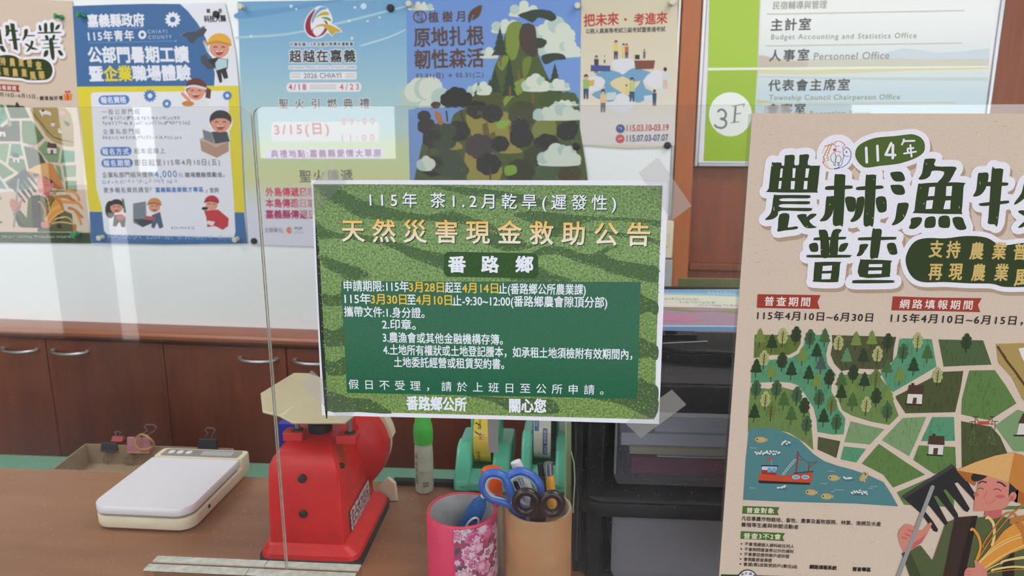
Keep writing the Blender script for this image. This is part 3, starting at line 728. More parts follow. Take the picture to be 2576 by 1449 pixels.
# round emblem of wheat, cow, fish and trees
use(q1 if False else R)
def el(pts, w, c, closed=False, sm=4): C.line(pts, w, c, 4, closed, sm)
RD, BL, GR, OR = rgb(190, 62, 56), rgb(44, 78, 148), rgb(86, 116, 52), rgb(208, 136, 56)
use(z1)
el(P('960,268 945,285 965,300 955,320 942,325 945,340 990,345 1000,355'), 4, RD); el(P('960,268 990,255 1020,270 1040,290 1020,310 1030,330'), 4, RD); C.ell(985, 298, 5, 4, RD, 4); C.ell(955, 330, 12, 8, RD, 4)
el(P('1030,330 1025,360 1045,385 1075,385'), 4, BL); el(P('1035,325 1065,315 1090,350 1088,400 1060,450 1010,480 950,495'), 5, BL); C.ell(1053, 349, 7, 7, BL, 4); el(P('1025,375 1018,430 1000,470 950,495'), 4, BL)
C.poly(P('935,492 1000,478 960,497'), BL, 4)
for s in ('950,350 918,385 925,425 945,438 958,430 962,400', '985,375 960,405 962,430 985,440 1003,425 1005,400'): el(P(s), 4, GR, True)
for s in ('945,438 945,465 958,465 958,440', '980,440 980,465 990,465 990,440'): el(P(s), 4, GR, False, 0)
el(P('850,430 870,465 905,490 935,493'), 5, OR); el(P('870,400 875,440 900,475'), 3, OR)
for i in range(8):
    y = 430-i*20; x = 850+abs(i-2)*5+i*4
    C.ell(x, y, 5, 11, OR, 4, 15); C.ell(x+34-i*1.5, y-12, 5, 11, OR, 4, 35)
for i in range(6): C.ell(870+i*13, 298-i*3, 4, 8, OR, 4, 50)
el(P('845,360 852,335 875,300'), 3, OR)
# red flags and dates
use(z2)
FL = rgb(158, 58, 44)
C.poly(P('293,204 560,208 832,212 805,270 824,330 560,326 286,321'), FL, 2); C.poly(P('1452,223 1830,234 2213,238 2180,297 2200,358 1830,348 1440,342'), FL, 2)
C.text('普查期間', 348, 302, 737, 309, 78, rgb(236, 222, 214), 4, .03); C.text('網路填報期間', 1505, 325, 2127, 336, 78, rgb(236, 222, 214), 4, .03)
BK = rgb(36, 28, 28)
C.text('115年4月10日~6月30日', 287, 423, 1275, 442, 78, BK, 4, .02); C.text('115年4月10日~6月15日，', 1430, 445, 2560, 470, 80, BK, 4, .02)
use(l0)
C.text('網填抽好禮', 488, 1220, 766, 1215, 52, BK, 4, .035)
C.poly(P('775,1160 870,1158 872,1215 780,1220'), rgb(214, 132, 60), 3); C.poly(P('768,1140 878,1136 880,1162 770,1166'), rgb(222, 146, 70), 3); C.poly(P('812,1140 830,1140 834,1218 818,1218'), rgb(186, 62, 50), 4)
C.ell(806, 1118, 18, 12, rgb(186, 62, 50), 4, 30); C.ell(840, 1114, 18, 12, rgb(186, 62, 50), 4, -30)
# fields
OLV, TEA, DOL, DGR, GRN, MID, PAL, DRK, LGT = rgb(96, 112, 52), rgb(84, 142, 108), rgb(78, 82, 52), rgb(76, 94, 58), rgb(92, 122, 66), rgb(104, 128, 72), rgb(120, 148, 104), rgb(74, 80, 46), rgb(112, 150, 102)
F = [(z2, '268,552 665,555 660,630 625,690 560,725 420,725 260,752', OLV), (z2, '708,555 895,552 905,600 880,720 890,800 965,895 925,970 925,1040 965,1110 985,1190 1045,1270 1030,1405 940,1408 805,1385 800,1290 775,1180 700,1060 640,985 570,962 480,955 235,965 240,830 270,780 420,765 580,750 650,710 690,640', TEA),
 (z2, '930,555 1480,570 1460,660 1450,780 1350,850 1150,842 1010,862 950,800 918,720 935,640', DOL), (z2, '1510,590 1540,583 1785,590 1825,825 1700,900 1450,1045 1400,980 1350,880 1440,800 1490,720 1500,640', TEA),
 (z2, '1843,592 2225,600 2297,808 2100,815 1888,825', DGR), (z2, '1475,1080 1880,870 2055,862 2030,1020 1985,1215 1560,1225 1480,1100', DRK), (z2, '2108,858 2325,855 2420,990 2510,1140 2280,1285 2038,1235 2045,1100', GRN),
 (z2, '232,1000 390,1015 500,1000 610,1030 700,1120 740,1230 760,1400 770,1540 700,1480 640,1440 560,1390 460,1372 210,1385 215,1200', MID), (z2, '975,960 1030,895 1180,885 1330,900 1410,1000 1500,1245 1420,1325 1260,1295 1100,1245 1020,1200 980,1100', MID),
 (z3, '1165,95 1300,130 1440,160 1320,285 1115,265', PAL), (z3, '1590,70 1780,60 1700,250 1640,380 1420,250', PAL), (z3, '1830,62 2005,62 2013,255 1738,258', TEA), (z3, '2065,95 2310,140 2380,220 2440,355 2340,400 2070,480', DRK),
 (z3, '900,222 1080,258 1048,395 895,325', DOL), (z3, '1110,300 1290,320 1210,432 1082,405', TEA), (z3, '1395,280 1600,420 1770,530 1510,635 1430,530 1255,440', GRN), (z3, '1720,292 2015,305 2024,515 1840,522 1675,410', GRN),
 (z3, '1540,675 1800,560 2010,560 2005,795 1600,775', GRN)]
for fi, (f, s, c) in enumerate(F):
    use(f); p = P(s); q = C.poly(p, c, 1.5)
    xs = [a for a, b in p]; ys = [b for a, b in p]; dkc = tuple(x*.78 for x in c[:3])+(1,)
    n = int((max(xs)-min(xs))*(max(ys)-min(ys))/5200); k = 0
    def inside(x, y):
        r = False
        for i in range(len(p)):
            a, b = p[i-1], p[i]
            if (a[1] > y) != (b[1] > y) and x < (b[0]-a[0])*(y-a[1])/(b[1]-a[1])+a[0]: r = not r
        return r
    for _ in range(n*2):
        x = random.uniform(min(xs), max(xs)); y = random.uniform(min(ys), max(ys)); l = random.uniform(18, 42)
        if inside(x, y) and inside(x+5, y-l) and inside(x-6, y): C.line([(x, y), (x+5, y-l)], 7, dkc, 2.5)
use(l2)
C.poly(P('300,45 655,45 712,100 745,240 748,440 690,440 620,420 540,390 470,330 400,215 330,140'), rgb(168, 142, 82), 2)
C.line(P('310,60 360,130 410,190 470,270 540,340 620,370 745,395'), 9, rgb(84, 60, 40), 3)
for x, y in ((345, 105), (385, 160), (430, 220), (480, 285), (535, 335), (600, 362), (670, 380)): C.line([(x-8, y-10), (x+8, y+10)], 7, rgb(84, 60, 40), 3)
for p, c in (('395,70 440,65 500,85 520,95 510,130 495,115 440,110 430,135 415,110', rgb(222, 216, 214)), ('430,60 455,70 440,90 420,80', rgb(70, 50, 44)), ('595,80 620,70 660,85 660,115 610,125', rgb(206, 140, 140)), ('515,205 545,190 560,215 540,235 520,230', rgb(216, 210, 204)), ('525,185 545,178 548,195 530,198', rgb(180, 70, 50)), ('645,175 670,180 705,200 705,235 690,225 670,230 655,205', rgb(66, 56, 58)), ('590,250 605,255 610,275 628,285 615,305 590,295', rgb(226, 222, 216))): C.poly(P(p), c, 3)
for s, c in (('385,460 460,380 560,425 610,455 590,600 490,595', PAL), ('630,470 755,485 758,590 612,605', TEA), ('635,630 770,625 768,740 655,750', PAL), ('662,785 775,785 780,890 665,890', GRN), ('560,620 610,640 640,800 600,760', PAL), ('480,900 660,895 655,880 480,880', GRN)): C.poly(P(s), c, 2)
def house(f, roof, ch, wall, door, base):
    use(f); C.poly(P(wall), rgb(214, 206, 200), 4); C.poly(P(roof), rgb(74, 52, 38), 4); C.poly(P(ch), rgb(60, 40, 30), 4); C.poly(P(door), rgb(84, 58, 44), 5); C.poly(P(base), rgb(52, 36, 30), 5)
house(z2, '1590,980 1715,985 1713,1058 1572,1058', '1608,965 1634,965 1630,985 1612,985', '1578,1058 1703,1062 1697,1145 1568,1140', '1625,1090 1655,1090 1650,1142 1615,1140', '1555,1138 1698,1145 1698,1158 1555,1150')
house(z3, '1803,212 1925,215 1927,288 1792,280', '1828,196 1854,198 1850,215 1832,215', '1800,285 1918,290 1912,368 1795,362', '1838,312 1875,312 1868,366 1832,362', '1780,360 1915,370 1915,380 1780,372')
house(l2, '485,400 572,408 578,458 475,450', '490,390 505,390 505,402 490,402', '480,450 572,456 572,510 482,508', '515,470 540,470 540,510 513,508', '470,508 580,512 580,520 470,516')
# trees
TC = dict(o=rgb(112, 132, 64), d=rgb(42, 62, 38), g=rgb(68, 98, 50), t=rgb(92, 130, 88), b=rgb(68, 86, 80), p=rgb(164, 168, 110), k=rgb(46, 64, 38), m=rgb(62, 94, 62), q=rgb(98, 118, 60))
BR = rgb(84, 56, 40); use(z2)
for x, y, k in [(317, 492, 'o'), (420, 542, 'd'), (872, 492, 'g'), (803, 617, 'd'), (680, 652, 'o'), (840, 725, 'b'), (285, 752, 'd'), (415, 790, 'o'), (586, 775, 'd'), (735, 808, 'd'), (803, 870, 'o'), (1140, 520, 'o'), (1275, 510, 'o'), (1058, 660, 't'), (1203, 660, 'd'), (1752, 632, 'g'), (1633, 740, 'd'), (1515, 822, 'o'), (1405, 752, 'g'), (1013, 865, 'g'), (1212, 868, 'd'), (1013, 970, 'd'), (1105, 950, 'o'), (1110, 1040, 'g'), (1415, 990, 'o'), (520, 1035, 'g'), (585, 1158, 'g'), (268, 1140, 'd'), (862, 1178, 'd')]:
    C.poly([(x-12, y+110), (x-4, y+110), (x-8, y+165), (x-16, y+165)], BR, 3)
    C.poly([(x+a, y+b) for a, b in ((0, 0), (22, 38), (14, 38), (38, 76), (28, 78), (46, 118), (10, 124), (-35, 122), (-58, 114), (-34, 78), (-44, 74), (-18, 38), (-28, 36))], TC[k], 4)
for x, y, k in [(513, 492, 'p'), (628, 478, 'k'), (748, 503, 'm'), (353, 680, 'p'), (508, 700, 'k'), (912, 845, 'k'), (990, 548, 'p'), (1415, 537, 'k'), (1325, 645, 'p'), (1545, 625, 'm'), (1670, 530, 'p'), (2088, 538, 'k'), (1840, 828, 'p'), (1118, 803, 'k'), (1312, 845, 'q'), (285, 938, 'm'), (460, 938, 'm'), (635, 993, 'm'), (700, 1088, 'k'), (365, 1033, 'p'), (413, 1125, 'q'), (825, 1018, 'm'), (932, 1075, 'q'), (1228, 1078, 'p'), (1315, 1005, 'k'), (1410, 1133, 'm'), (718, 1245, 'm'), (975, 1228, 'm')]:
    C.union([[z2(x+a-b*.08+r*math.cos(.5236*i), y+b+r*math.sin(.5236*i)) for i in range(12)] for a, b, r in ((0, 22, 22), (-18, 48, 22), (20, 48, 22), (-24, 84, 24), (22, 86, 24), (-14, 112, 22), (12, 114, 22), (0, 80, 28))], TC[k], 4)
    c = BR if k in 'pq' else rgb(60, 46, 32)
    C.line([(x-2, y+30), (x-14, y+165)], 7, c, 5)
    for dy in (55, 80, 105): C.line([(x-6-dy*.06, y+dy+8), (x+14, y+dy-10)], 3, c, 5); C.line([(x-6-dy*.06, y+dy+8), (x-24, y+dy-10)], 3, c, 5)
# drone
use(z3)
C.rrect(2200, 95, 2290, 122, 8, rgb(186, 74, 64), 4)
for s in ('2205,100 2185,65', '2205,115 2150,118', '2285,100 2312,62', '2285,115 2340,118'): C.line(P(s), 6, rgb(176, 74, 66), 4)
for x, y in ((2178, 60), (2152, 98), (2315, 58), (2340, 95)): C.line([(x-20, y), (x+20, y)], 5, BK, 5); C.line([(x, y), (x-2, y+70)], 4, BK, 4)
for _ in range(150):
    cx = random.choice((2165, 2315)); h = random.random()**.7; C.disc(z3(cx+random.uniform(-45, 45)*h-8, 140+150*h), .00016, rgb(176, 176, 140), 4, 5)
# sea, boat, fish
SEA = rgb(80, 126, 130)
C.poly(P('335,165 420,147 540,155 650,195 740,240 800,300 860,360 950,420 1050,455 1180,490 1300,530 1430,590 1490,680 1550,788 1200,765 800,755 500,745 290,735 310,420'), SEA, 2.2)
for s in ('345,312 400,313', '340,636 388,638', '980,500 1032,503', '918,600 968,603', '1030,652 1108,654', '1005,666 1028,668', '1325,624 1380,626', '1310,640 1345,641'): C.line(P(s), 3, rgb(196, 200, 190), 3)
RB = rgb(190, 76, 50)
C.poly(P('415,520 560,535 620,540 690,528 860,512 838,600 414,578'), RB, 3); C.poly(P('414,576 838,596 826,612 418,598'), rgb(48, 40, 40), 4)
C.poly(P('442,490 560,490 558,534 440,522'), rgb(150, 50, 40), 4); C.poly(P('442,460 562,462 560,495 440,490'), rgb(196, 196, 206), 4); C.poly(P('434,452 575,454 576,464 434,461'), rgb(40, 44, 52), 5)
for x in (488, 526): C.poly([(x, 470), (x+30, 471), (x+28, 512), (x-2, 510)], rgb(96, 160, 190), 5)
C.line(P('519,450 519,400'), 3, rgb(190, 190, 190), 4); C.poly(P('480,395 522,392 522,410 480,412'), RB, 4)
C.line(P('735,342 720,518'), 12, rgb(150, 56, 44), 4); C.line(P('826,438 820,500'), 9, rgb(150, 56, 44), 4); C.line(P('890,422 828,468'), 6, rgb(150, 56, 44), 4); C.line(P('715,405 770,412'), 6, rgb(150, 56, 44), 4)
C.line(P('740,355 780,405 830,432 885,425'), 3, rgb(80, 60, 60), 4, sm=4)
C.line(P('722,405 612,535'), 4, rgb(200, 200, 200), 5); C.line(P('706,400 602,528'), 4, rgb(200, 200, 200), 5)
for i in range(8): C.line([(706-13*i, 402+16*i), (720-13*i, 410+16*i)], 3, rgb(200, 200, 200), 5)
C.line(P('704,516 860,500'), 4, BK, 5)
for i in range(11): C.line([(706+15*i, 516-1.5*i), (706+15*i, 528-1.5*i)], 3, BK, 5)
for x in (718, 794): C.ell(x, 549, 32, 17, rgb(210, 210, 210), 5); C.ell(x, 549, 26, 12, rgb(96, 160, 190), 6)
for x, y, f in ((435, 245, 1), (1028, 555, 1), (845, 672, 1), (972, 706, 1), (1275, 545, 0)):
    c = rgb(186, 158, 106)
    C.ell(x-5, y, 46, 25, c, 4, 3 if f else -50); C.poly([(x+30, y), (x+55, y-12), (x+48, y+4), (x+52, y+18)] if f else [(x-15, y+25), (x+10, y+30), (x+8, y+52), (x-5, y+40)], c, 4)
    ex = x-30 if f else x+10; ey = y-3 if f else y-20
    C.ell(ex, ey, 11, 11, rgb(200, 184, 150), 5); C.ell(ex-2, ey, 7, 7, rgb(50, 38, 34), 6); C.poly([(x-10, y-28), (x+8, y-36), (x+6, y-22)], rgb(140, 100, 76), 5)
    for i in range(6): C.disc(z3(x+random.uniform(-15, 25), y+random.uniform(-12, 12)), .0003, rgb(214, 200, 160), 6, 6)
for x, y, w in ((640, 268, 36), (490, 345, 100), (608, 625, 36), (1148, 552, 38), (1240, 670, 70)):
    C.ell(x, y+20, w*1.1, 10, rgb(66, 104, 118), 3)
    for i in range(int(w/5)): C.ell(x-w+2*w*i/(w/5)+random.uniform(-4, 4), y+random.uniform(-14, 14)+abs(i-w/10)*1.2, 9, 7, rgb(222, 214, 204), 4, 20, 8)
# lower texts
GT = rgb(78, 108, 50); CR = rgb(232, 226, 206)
C.poly(P('288,785 440,790 585,796 568,828 580,860 430,853 282,847'), GT, 2); C.poly(P('272,990 450,998 630,1006 610,1040 625,1071 440,1060 267,1052'), GT, 2)
C.text('普查對象', 316, 840, 538, 846, 44, CR, 4, .03); C.text('普查3不2會', 293, 1049, 594, 1058, 46, CR, 4, .03)
for s, x0, y0, x1, y1 in (('凡從事農作物栽培、畜牧、農事及畜牧服務、林業、漁撈及水產', 274, 903, 1408, 950), ('養殖等生產與休閒活動者', 272, 953, 738, 974)): C.text(s, x0, y0, x1, y1, 36, BK, 4, .015)
for s, y0, x1, y1 in (('不會洩漏個人資料給任何人', 1108, 703, 1130), ('不會詢問普查表以外的資料', 1150, 699, 1171), ('不會要您提供帳戶或存摺', 1191, 661, 1210), ('會佩戴普查員證', 1232, 522, 1243), ('會遞(寄)送致受訪戶(單位)函', 1272, 726, 1294)):
    x0 = 300-(y0-1108)*.06; C.text(s, x0, y0, x1, y1, 30, BK, 4, .015); C.ell(x0-24, y0-16, 6, 6, BK, 4)
C.text('網路填報系統', 828, 1296, 1048, 1306, 34, BK, 4, .05); C.text('普查專區', 1178, 1314, 1325, 1320, 34, BK, 4, .05)
C.poly(P('110,1342 260,1345 400,1350 900,1362 900,1420 100,1400'), rgb(46, 66, 34), 2)
C.ell(324, 1385, 84, 84, rgb(40, 56, 32), 3); C.ell(324, 1385, 76, 76, CWH, 4)
for s, x, y, d in (('統', 276, 1352, -12), ('計', 304, 1342, -4), ('調', 334, 1344, 6), ('查', 362, 1356, 14)): C.text(s, x, y, x+22, y+d*.6, 22, BK, 5, .03)
# farmer with rake and rice
SK, SKD, SKP = rgb(206, 130, 114), rgb(186, 100, 92), rgb(190, 98, 98)
OG, OG2, STR = rgb(84, 92, 58), rgb(66, 72, 48), rgb(60, 44, 40)
use(z4)
C.poly(P('800,930 1080,905 1235,895 1345,945 1450,990 1450,1470 690,1470 610,1300'), OG, 5); C.poly(P('490,1165 600,1305 720,960 800,930 740,1470 440,1470 330,1240'), OG, 5); C.poly(P('395,1225 330,1240 430,1460 500,1460'), OG2, 6)
C.poly(P('320,1240 345,1225 420,1440 400,1470'), OG2, 6)
C.poly(P('800,912 1010,895 880,1470 690,1470'), STR, 6); C.poly(P('960,900 1010,895 890,1470 820,1470'), rgb(44, 32, 30), 7)
C.poly(P('1230,1350 1345,1200 1345,1470 1240,1470'), rgb(50, 38, 34), 6)
C.poly(P('1085,840 1240,820 1225,905 1150,925 1070,895'), SKP, 6)
RK = rgb(44, 42, 42)
C.poly(P('315,718 780,425 820,470 905,560 985,690 990,770 960,730 830,590 800,600 940,830 920,862 890,850 720,650 700,665 830,880 835,915 800,915 640,715 610,715 740,960 715,985 560,790 520,840 600,940 650,1020 640,1045 610,1035 500,880'), RK, 5)
C.poly(P('315,718 780,425 800,445 340,740'), rgb(66, 62, 64), 6)
C.poly(P('285,1075 320,1000 360,970 430,990 470,1030 520,1020 570,960 595,968 560,1040 500,1130 420,1200 340,1230'), SK, 6, 2)
for s in ('375,1020 415,1040', '350,1060 390,1078', '322,1090 360,1105'): C.line(P(s), 16, SKP, 7)
C.poly(P('410,1150 520,1080 560,1040 500,1140 400,1205'), SKP, 7)
C.line(P('598,632 280,1460'), 40, rgb(148, 146, 146), 8)
C.poly(P('1015,600 1010,540 1095,520 1300,600 1290,720 1350,690 1290,790 1230,835 1000,855 980,830 985,700 970,690 1000,680'), SK, 7, 2)
C.poly(P('950,545 975,505 1030,490 1100,520 1060,560 1000,580 965,575'), RK, 8, 2); C.poly(P('1300,600 1385,640 1350,690 1310,690 1292,720'), RK, 8); C.ell(1330, 720, 32, 45, SK, 8, 20); C.ell(1320, 735, 18, 26, SKP, 9, 30)
C.line(P('1022,598 1050,580 1088,590'), 12, RK, 9, sm=3); C.line(P('1190,588 1225,595 1262,625'), 14, RK, 9, sm=3)
C.line(P('1015,650 1040,640 1062,652'), 6, RK, 9, sm=3); C.line(P('1155,658 1190,648 1225,668'), 6, RK, 9, sm=3)
C.ell(995, 700, 24, 17, SKP, 9); C.ell(1215, 718, 44, 17, SKP, 9)
C.line(P('1090,660 1085,700 1062,728 1085,733'), 4, SKP, 9, sm=3); C.line(P('1078,765 1110,778 1150,765 1172,745'), 4, SKP, 9, sm=3); C.line(P('1090,795 1120,797'), 3, SKP, 9)
HT, HT2, HT3 = rgb(214, 164, 104), rgb(192, 124, 58), rgb(168, 100, 44)
hl = [l2(*p) for p in P('500,600 540,620 580,700 620,790 652,870 600,872 540,840')]
q = [z4(*p) for p in P('1300,590 1438,660')]+hl[::-1][1:]+[hl[0]]
a = [z4(*p) for p in P('815,478 880,490 960,505 1100,530 1290,590')]
C.raw([z4(815, 478), z4(880, 490), z4(960, 505), z4(1000, 580), z4(985, 625), z4(900, 575)], [tuple(range(6))], HT3, 6)
qq = [z4(815, 478), z4(850, 462), z4(1000, 400), z4(1170, 345), z4(1290, 322), z4(1400, 316), l2(500, 598), z4(1290, 590), z4(1100, 530), z4(960, 505)]
C.union([qq], HT, 8)
qq = [l2(490, 600), l2(540, 618), l2(580, 700), l2(620, 790), l2(652, 868), l2(600, 830), l2(540, 790), z4(1290, 585)]
C.union([qq], HT2, 8.5)
C.raw([z4(1385, 640), l2(540, 790), l2(652, 868), l2(590, 872), l2(545, 855), z4(1370, 780)], [tuple(range(6))], HT3, 7.5)
# rice sheaf
R1, R2, R3 = rgb(214, 144, 60), rgb(222, 190, 124), rgb(182, 116, 52)
C.poly(P('1000,1370 1040,1290 1250,1030 1345,960 1460,950 1470,1180 1300,1240 1060,1400'), R1, 9)
for s, c, w in (('1090,915 1150,960 1160,1080 1140,1160', R2, 26), ('950,1022 1010,1070 1035,1180 1000,1290', R1, 24), ('1000,1340 1100,1150 1300,900 1430,790', R3, 14), ('1060,1180 1160,1000 1260,880 1340,870 1390,950', R3, 16), ('1060,1380 1250,1250 1438,1160', R2, 12), ('1030,1330 1150,1210 1330,1110 1438,1090', R2, 12), ('1080,1400 1250,1310 1438,1280', R2, 12), ('1090,1420 1280,1390 1438,1380', R3, 10), ('1020,1320 1200,1150 1400,1060', R2, 10)): C.line(P(s), w, c, 10, sm=4)
C.poly(P('1345,965 1400,950 1450,1000 1470,1160 1425,1150 1400,1040'), R3, 10)
C.poly(P('890,1400 920,1365 985,1365 975,1300 1010,1310 1075,1370 1095,1420 1070,1460 900,1460'), SK, 11, 2)
for s in ('905,1395 950,1398', '890,1425 940,1428'): C.line(P(s), 8, SKP, 12)
use(l2)
for s, c, w in (('560,960 640,940 700,960 760,990', R3, 26), ('640,1000 720,1000 790,1010 830,1060', R1, 24), ('680,890 740,895 790,940 800,980', R1, 22), ('700,1060 760,1080 800,1120 830,1150', R3, 24), ('760,1100 800,1160 820,1220', R1, 20), ('530,1220 620,1200 740,1220', R2, 10), ('560,1180 640,1150 700,1160 740,1200', R2, 10), ('650,950 690,935 720,960', R3, 24)): C.line(P(s), w, c, 10, sm=4)
C.poly(P('735,1215 775,1230 770,1300 745,1300'), R3, 9)
C.poly(P('520,950 640,1080 730,1120 745,1300 380,1300 400,1100'), OG, 4.5)
C.poly(P('-300,1300 910,1310 920,1418 -300,1408'), rgb(52, 74, 46), 4)
for a, b, n in ((20, 150, 7), (175, 330, 9), (345, 560, 11), (575, 760, 9)): C.scrib(a, 1362, b, 1366, 26, rgb(170, 180, 164), n, 5)
random.seed(21)
for i in range(420):                     # paper fibres
    u, v = random.uniform(.002, CW-.002), random.uniform(-CH+.002, -.002); a = random.uniform(0, 6.3); l = random.uniform(.0008, .003)
    c = random.choice([rgb(170, 146, 126), rgb(188, 164, 144), rgb(226, 208, 192), rgb(150, 128, 112)])
    C.stroke([(u, v), (u+l*math.cos(a), v+l*.4*math.sin(a)), (u+l*1.8*math.cos(a+.4), v+l*.5*math.sin(a+.6))], random.uniform(.00012, .00026), c, .4, False, False)
t = thing('census_poster', CP.pt(*CP.px(1855, 1449)), 'large beige farm census poster fixed to the screen right of the green notice', 'poster')
rect = [(0, 0), (CW, -.001), (CW, -CH), (-.0007, -CH)]
ident = lambda u, v: (u, v)
loc = lambda u, v: (u+c0[0], v+c0[1])
sheet('poster_board', CP, rect, ident, KR, M['kraft'], t, .0012, loc)
C.emit('printed_picture', M['kraft'], CP, t, loc)
q = [CP.px(x, y) for x, y in ((1884, 288), (1893, 285), (1815, 1449), (1805, 1449))]
MB().hexa([CP.pt(u, v, -.0016) for u, v in q], [CP.pt(u, v, -.0014) for u, v in q]).build('clear_sleeve', M['sleeve'], t)

# ================================================================ posters pinned on the notice board
t = thing('census_poster', W0.pt(*W0.px(100, 600)), 'large beige farm census poster pinned at the far left of the notice board', 'poster')
sheet('paper', W0, rect, ident, KR, M['kraft'], t, .0004, to_wall)
C.emit('printed_picture', M['kraft'], W0, t, to_wall)
W1 = wall_plane(.0012)
W = W1.px
b1 = zoom(W, 0, 0, 4.025); b2 = zoom(W, 0, 240, 3.622); s1 = zoom(W, 580, 0, 4.829); s2 = zoom(W, 600, 240, 3.623); f1 = zoom(W, 1010, 0, 3.149); e1 = zoom(W, 1440, 0, 3.15); d1 = zoom(W, 1740, 0, 3.081)
def poster(label, pts, col, mat='print', pl=W1, at=None):
    at = at or pts[0]
    t = thing('poster', pl.pt(*pl.px(*at)), label, 'poster', None)
    sheet('paper', pl, pts, pl.px, col, M[mat], t)
    return t
def gear(A, x, y, r, col, lay, hole, n=12):
    P2 = []
    for i in range(n*4):
        a = 2*PI*i/(n*4); rr = r*(1.0 if i % 4 in (0, 1) else .8); P2.append((x+rr*math.cos(a), y+rr*math.sin(a)))
    A.poly(P2, col, lay); A.ell(x, y, r*.36, r*.36, hole, lay+.5)
# ---- job fair poster
A = Art(b1)
BW = rgb(226, 226, 235); BB = rgb(64, 106, 156); YE = rgb(220, 204, 52)
t = poster('blue and yellow work-study poster pinned second from the left on the notice board', [(183, 14), (320, 12), (460, 9), (565, 6), (578, 60), (592, 130), (600, 215), (606, 330), (612, 470), (617, 540), (622, 613), (420, 614), (231, 614), (222, 540), (214, 470), (205, 330), (195, 216), (191, 130)], BW, at=(420, 612))
A.poly(P('735,60 1200,45 1500,38 1822,40 1900,110 2000,235 2080,380 2140,550 2175,750 2168,868 780,878 765,600'), BB, 1)
A.poly(P('780,878 2412,868 2436,1330 2465,1890 2480,2150 905,2140 870,1890 830,1330'), YE, 1)
use2 = lambda f: setattr(A, 'tf', f)
use2(b2)
A.poly(P('815,1060 2225,1066 2254,1350 1500,1358 832,1346'), BB, 2)
use2(b1)
A.poly([(920, 960), (940, 938), (1000, 934), (1700, 928), (2310, 918), (2318, 1100), (2330, 1500), (2370, 2050), (2385, 2350), (2370, 2400), (2300, 2405), (1700, 2390), (1090, 2375), (1055, 2340), (1030, 2100), (975, 1900), (960, 1600), (940, 1300)], BW, 3)
LW = rgb(226, 228, 238)
A.text('嘉義縣政府', 895, 275, 1465, 265, 128, LW, 4, .07); A.line(P('900,292 1460,282'), 5, rgb(110, 150, 200), 3); A.text('115年青年', 900, 418, 1360, 410, 104, LW, 4, .05); A.line(P('900,434 1780,415'), 5, rgb(110, 150, 200), 3); A.ell(1780, 415, 12, 12, rgb(110, 150, 200), 3)
A.ell(1442, 352, 40, 44, LW, 4); A.ell(1442, 352, 18, 20, BB, 5)
A.text('CHIAYI', 1498, 338, 1692, 336, 36, rgb(170, 192, 224), 4, .03, latin=True); A.text('COUNTY', 1505, 394, 1740, 392, 36, rgb(170, 192, 224), 4, .03, latin=True)
HB = rgb(90, 96, 110)
A.text('公部門暑期工讀', 905, 634, 1915, 630, 158, LW, 4, .075, halo=(.035, HB)); A.text('暨', 915, 822, 1050, 820, 150, LW, 4, .075, halo=(.035, HB)); A.text('企業', 1065, 822, 1340, 818, 150, YE, 4, .075, halo=(.035, HB)); A.text('職場體驗', 1350, 818, 1935, 810, 150, LW, 4, .075, halo=(.035, HB))
gear(A, 1750, 198, 80, LW, 4, BB)
for x, y, r in ((1520, 970, 66), (1690, 1050, 48), (2302, 968, 50)): gear(A, x, y, r, rgb(74, 124, 190), 4, BW)
A.text('就在', 2095, 130, 2250, 126, 40, rgb(50, 50, 54), 4, .08); A.text('科技大縣', 2070, 225, 2290, 218, 66, rgb(40, 40, 44), 4, .06)
PB = rgb(76, 124, 194)
A.rrect(998, 968, 1312, 1062, 46, PB, 4, -6); A.text('報名資格', 1028, 1048, 1282, 1042, 66, LW, 5, .05)
DKG = rgb(70, 72, 82)
use2(b2)
A.text('一般公部門組', 930, 176, 1275, 172, 50, DKG, 4); A.text('企業私部門組', 942, 356, 1280, 352, 50, DKG, 4)
A.scrib(930, 224, 1640, 222, 34, rgb(110, 114, 140), 26); A.scrib(930, 270, 1740, 268, 34, rgb(110, 114, 140), 29); A.scrib(930, 402, 1660, 398, 32, rgb(120, 124, 140), 27)
A.rrect(915, 472, 1200, 552, 38, PB, 4, -4); A.text('報名方式', 938, 540, 1178, 538, 56, LW, 5, .05); A.text('紙本或線上', 1226, 534, 1508, 530, 54, DKG, 4)
A.rrect(925, 578, 1212, 656, 38, PB, 4, -2); A.text('報名期間', 950, 646, 1186, 643, 56, LW, 5, .05); A.text('即日起至115年4月10日(五)', 1232, 642, 2006, 636, 58, DKG, 4, .02)
A.text('企業私部門組另提供', 935, 750, 1398, 746, 50, DKG, 4, .02); A.text('4,000', 1412, 748, 1615, 744, 60, rgb(90, 130, 190), 4, .04, latin=True); A.text('元', 1625, 748, 1672, 747, 42, rgb(90, 130, 190), 4, .02); A.text('職場體驗獎勵金。', 1688, 748, 2050, 744, 46, DKG, 4, .03)
A.scrib(935, 806, 1620, 800, 38, rgb(140, 160, 205), 18)
A.text('更多報名資訊請至', 948, 888, 1362, 884, 48, DKG, 4, .02); A.text('「', 1372, 880, 1400, 879, 40, DKG, 4); A.text('嘉義縣產業徵才專區', 1420, 884, 1855, 880, 46, rgb(78, 122, 190), 4, .06); A.text('」', 1868, 884, 1890, 884, 40, DKG, 4); A.text('查詢', 1912, 886, 1996, 884, 46, DKG, 4, .02)
A.scrib(985, 1306, 1290, 1308, 32, rgb(150, 180, 220), 12); A.scrib(1335, 1308, 1585, 1310, 32, rgb(150, 180, 220), 9); A.scrib(1615, 1308, 1930, 1310, 32, rgb(150, 180, 220), 13); A.scrib(1985, 1310, 2140, 1310, 32, rgb(150, 180, 220), 6)
A.scrib(1562, 1218, 1778, 1218, 22, rgb(60, 60, 66), 9)
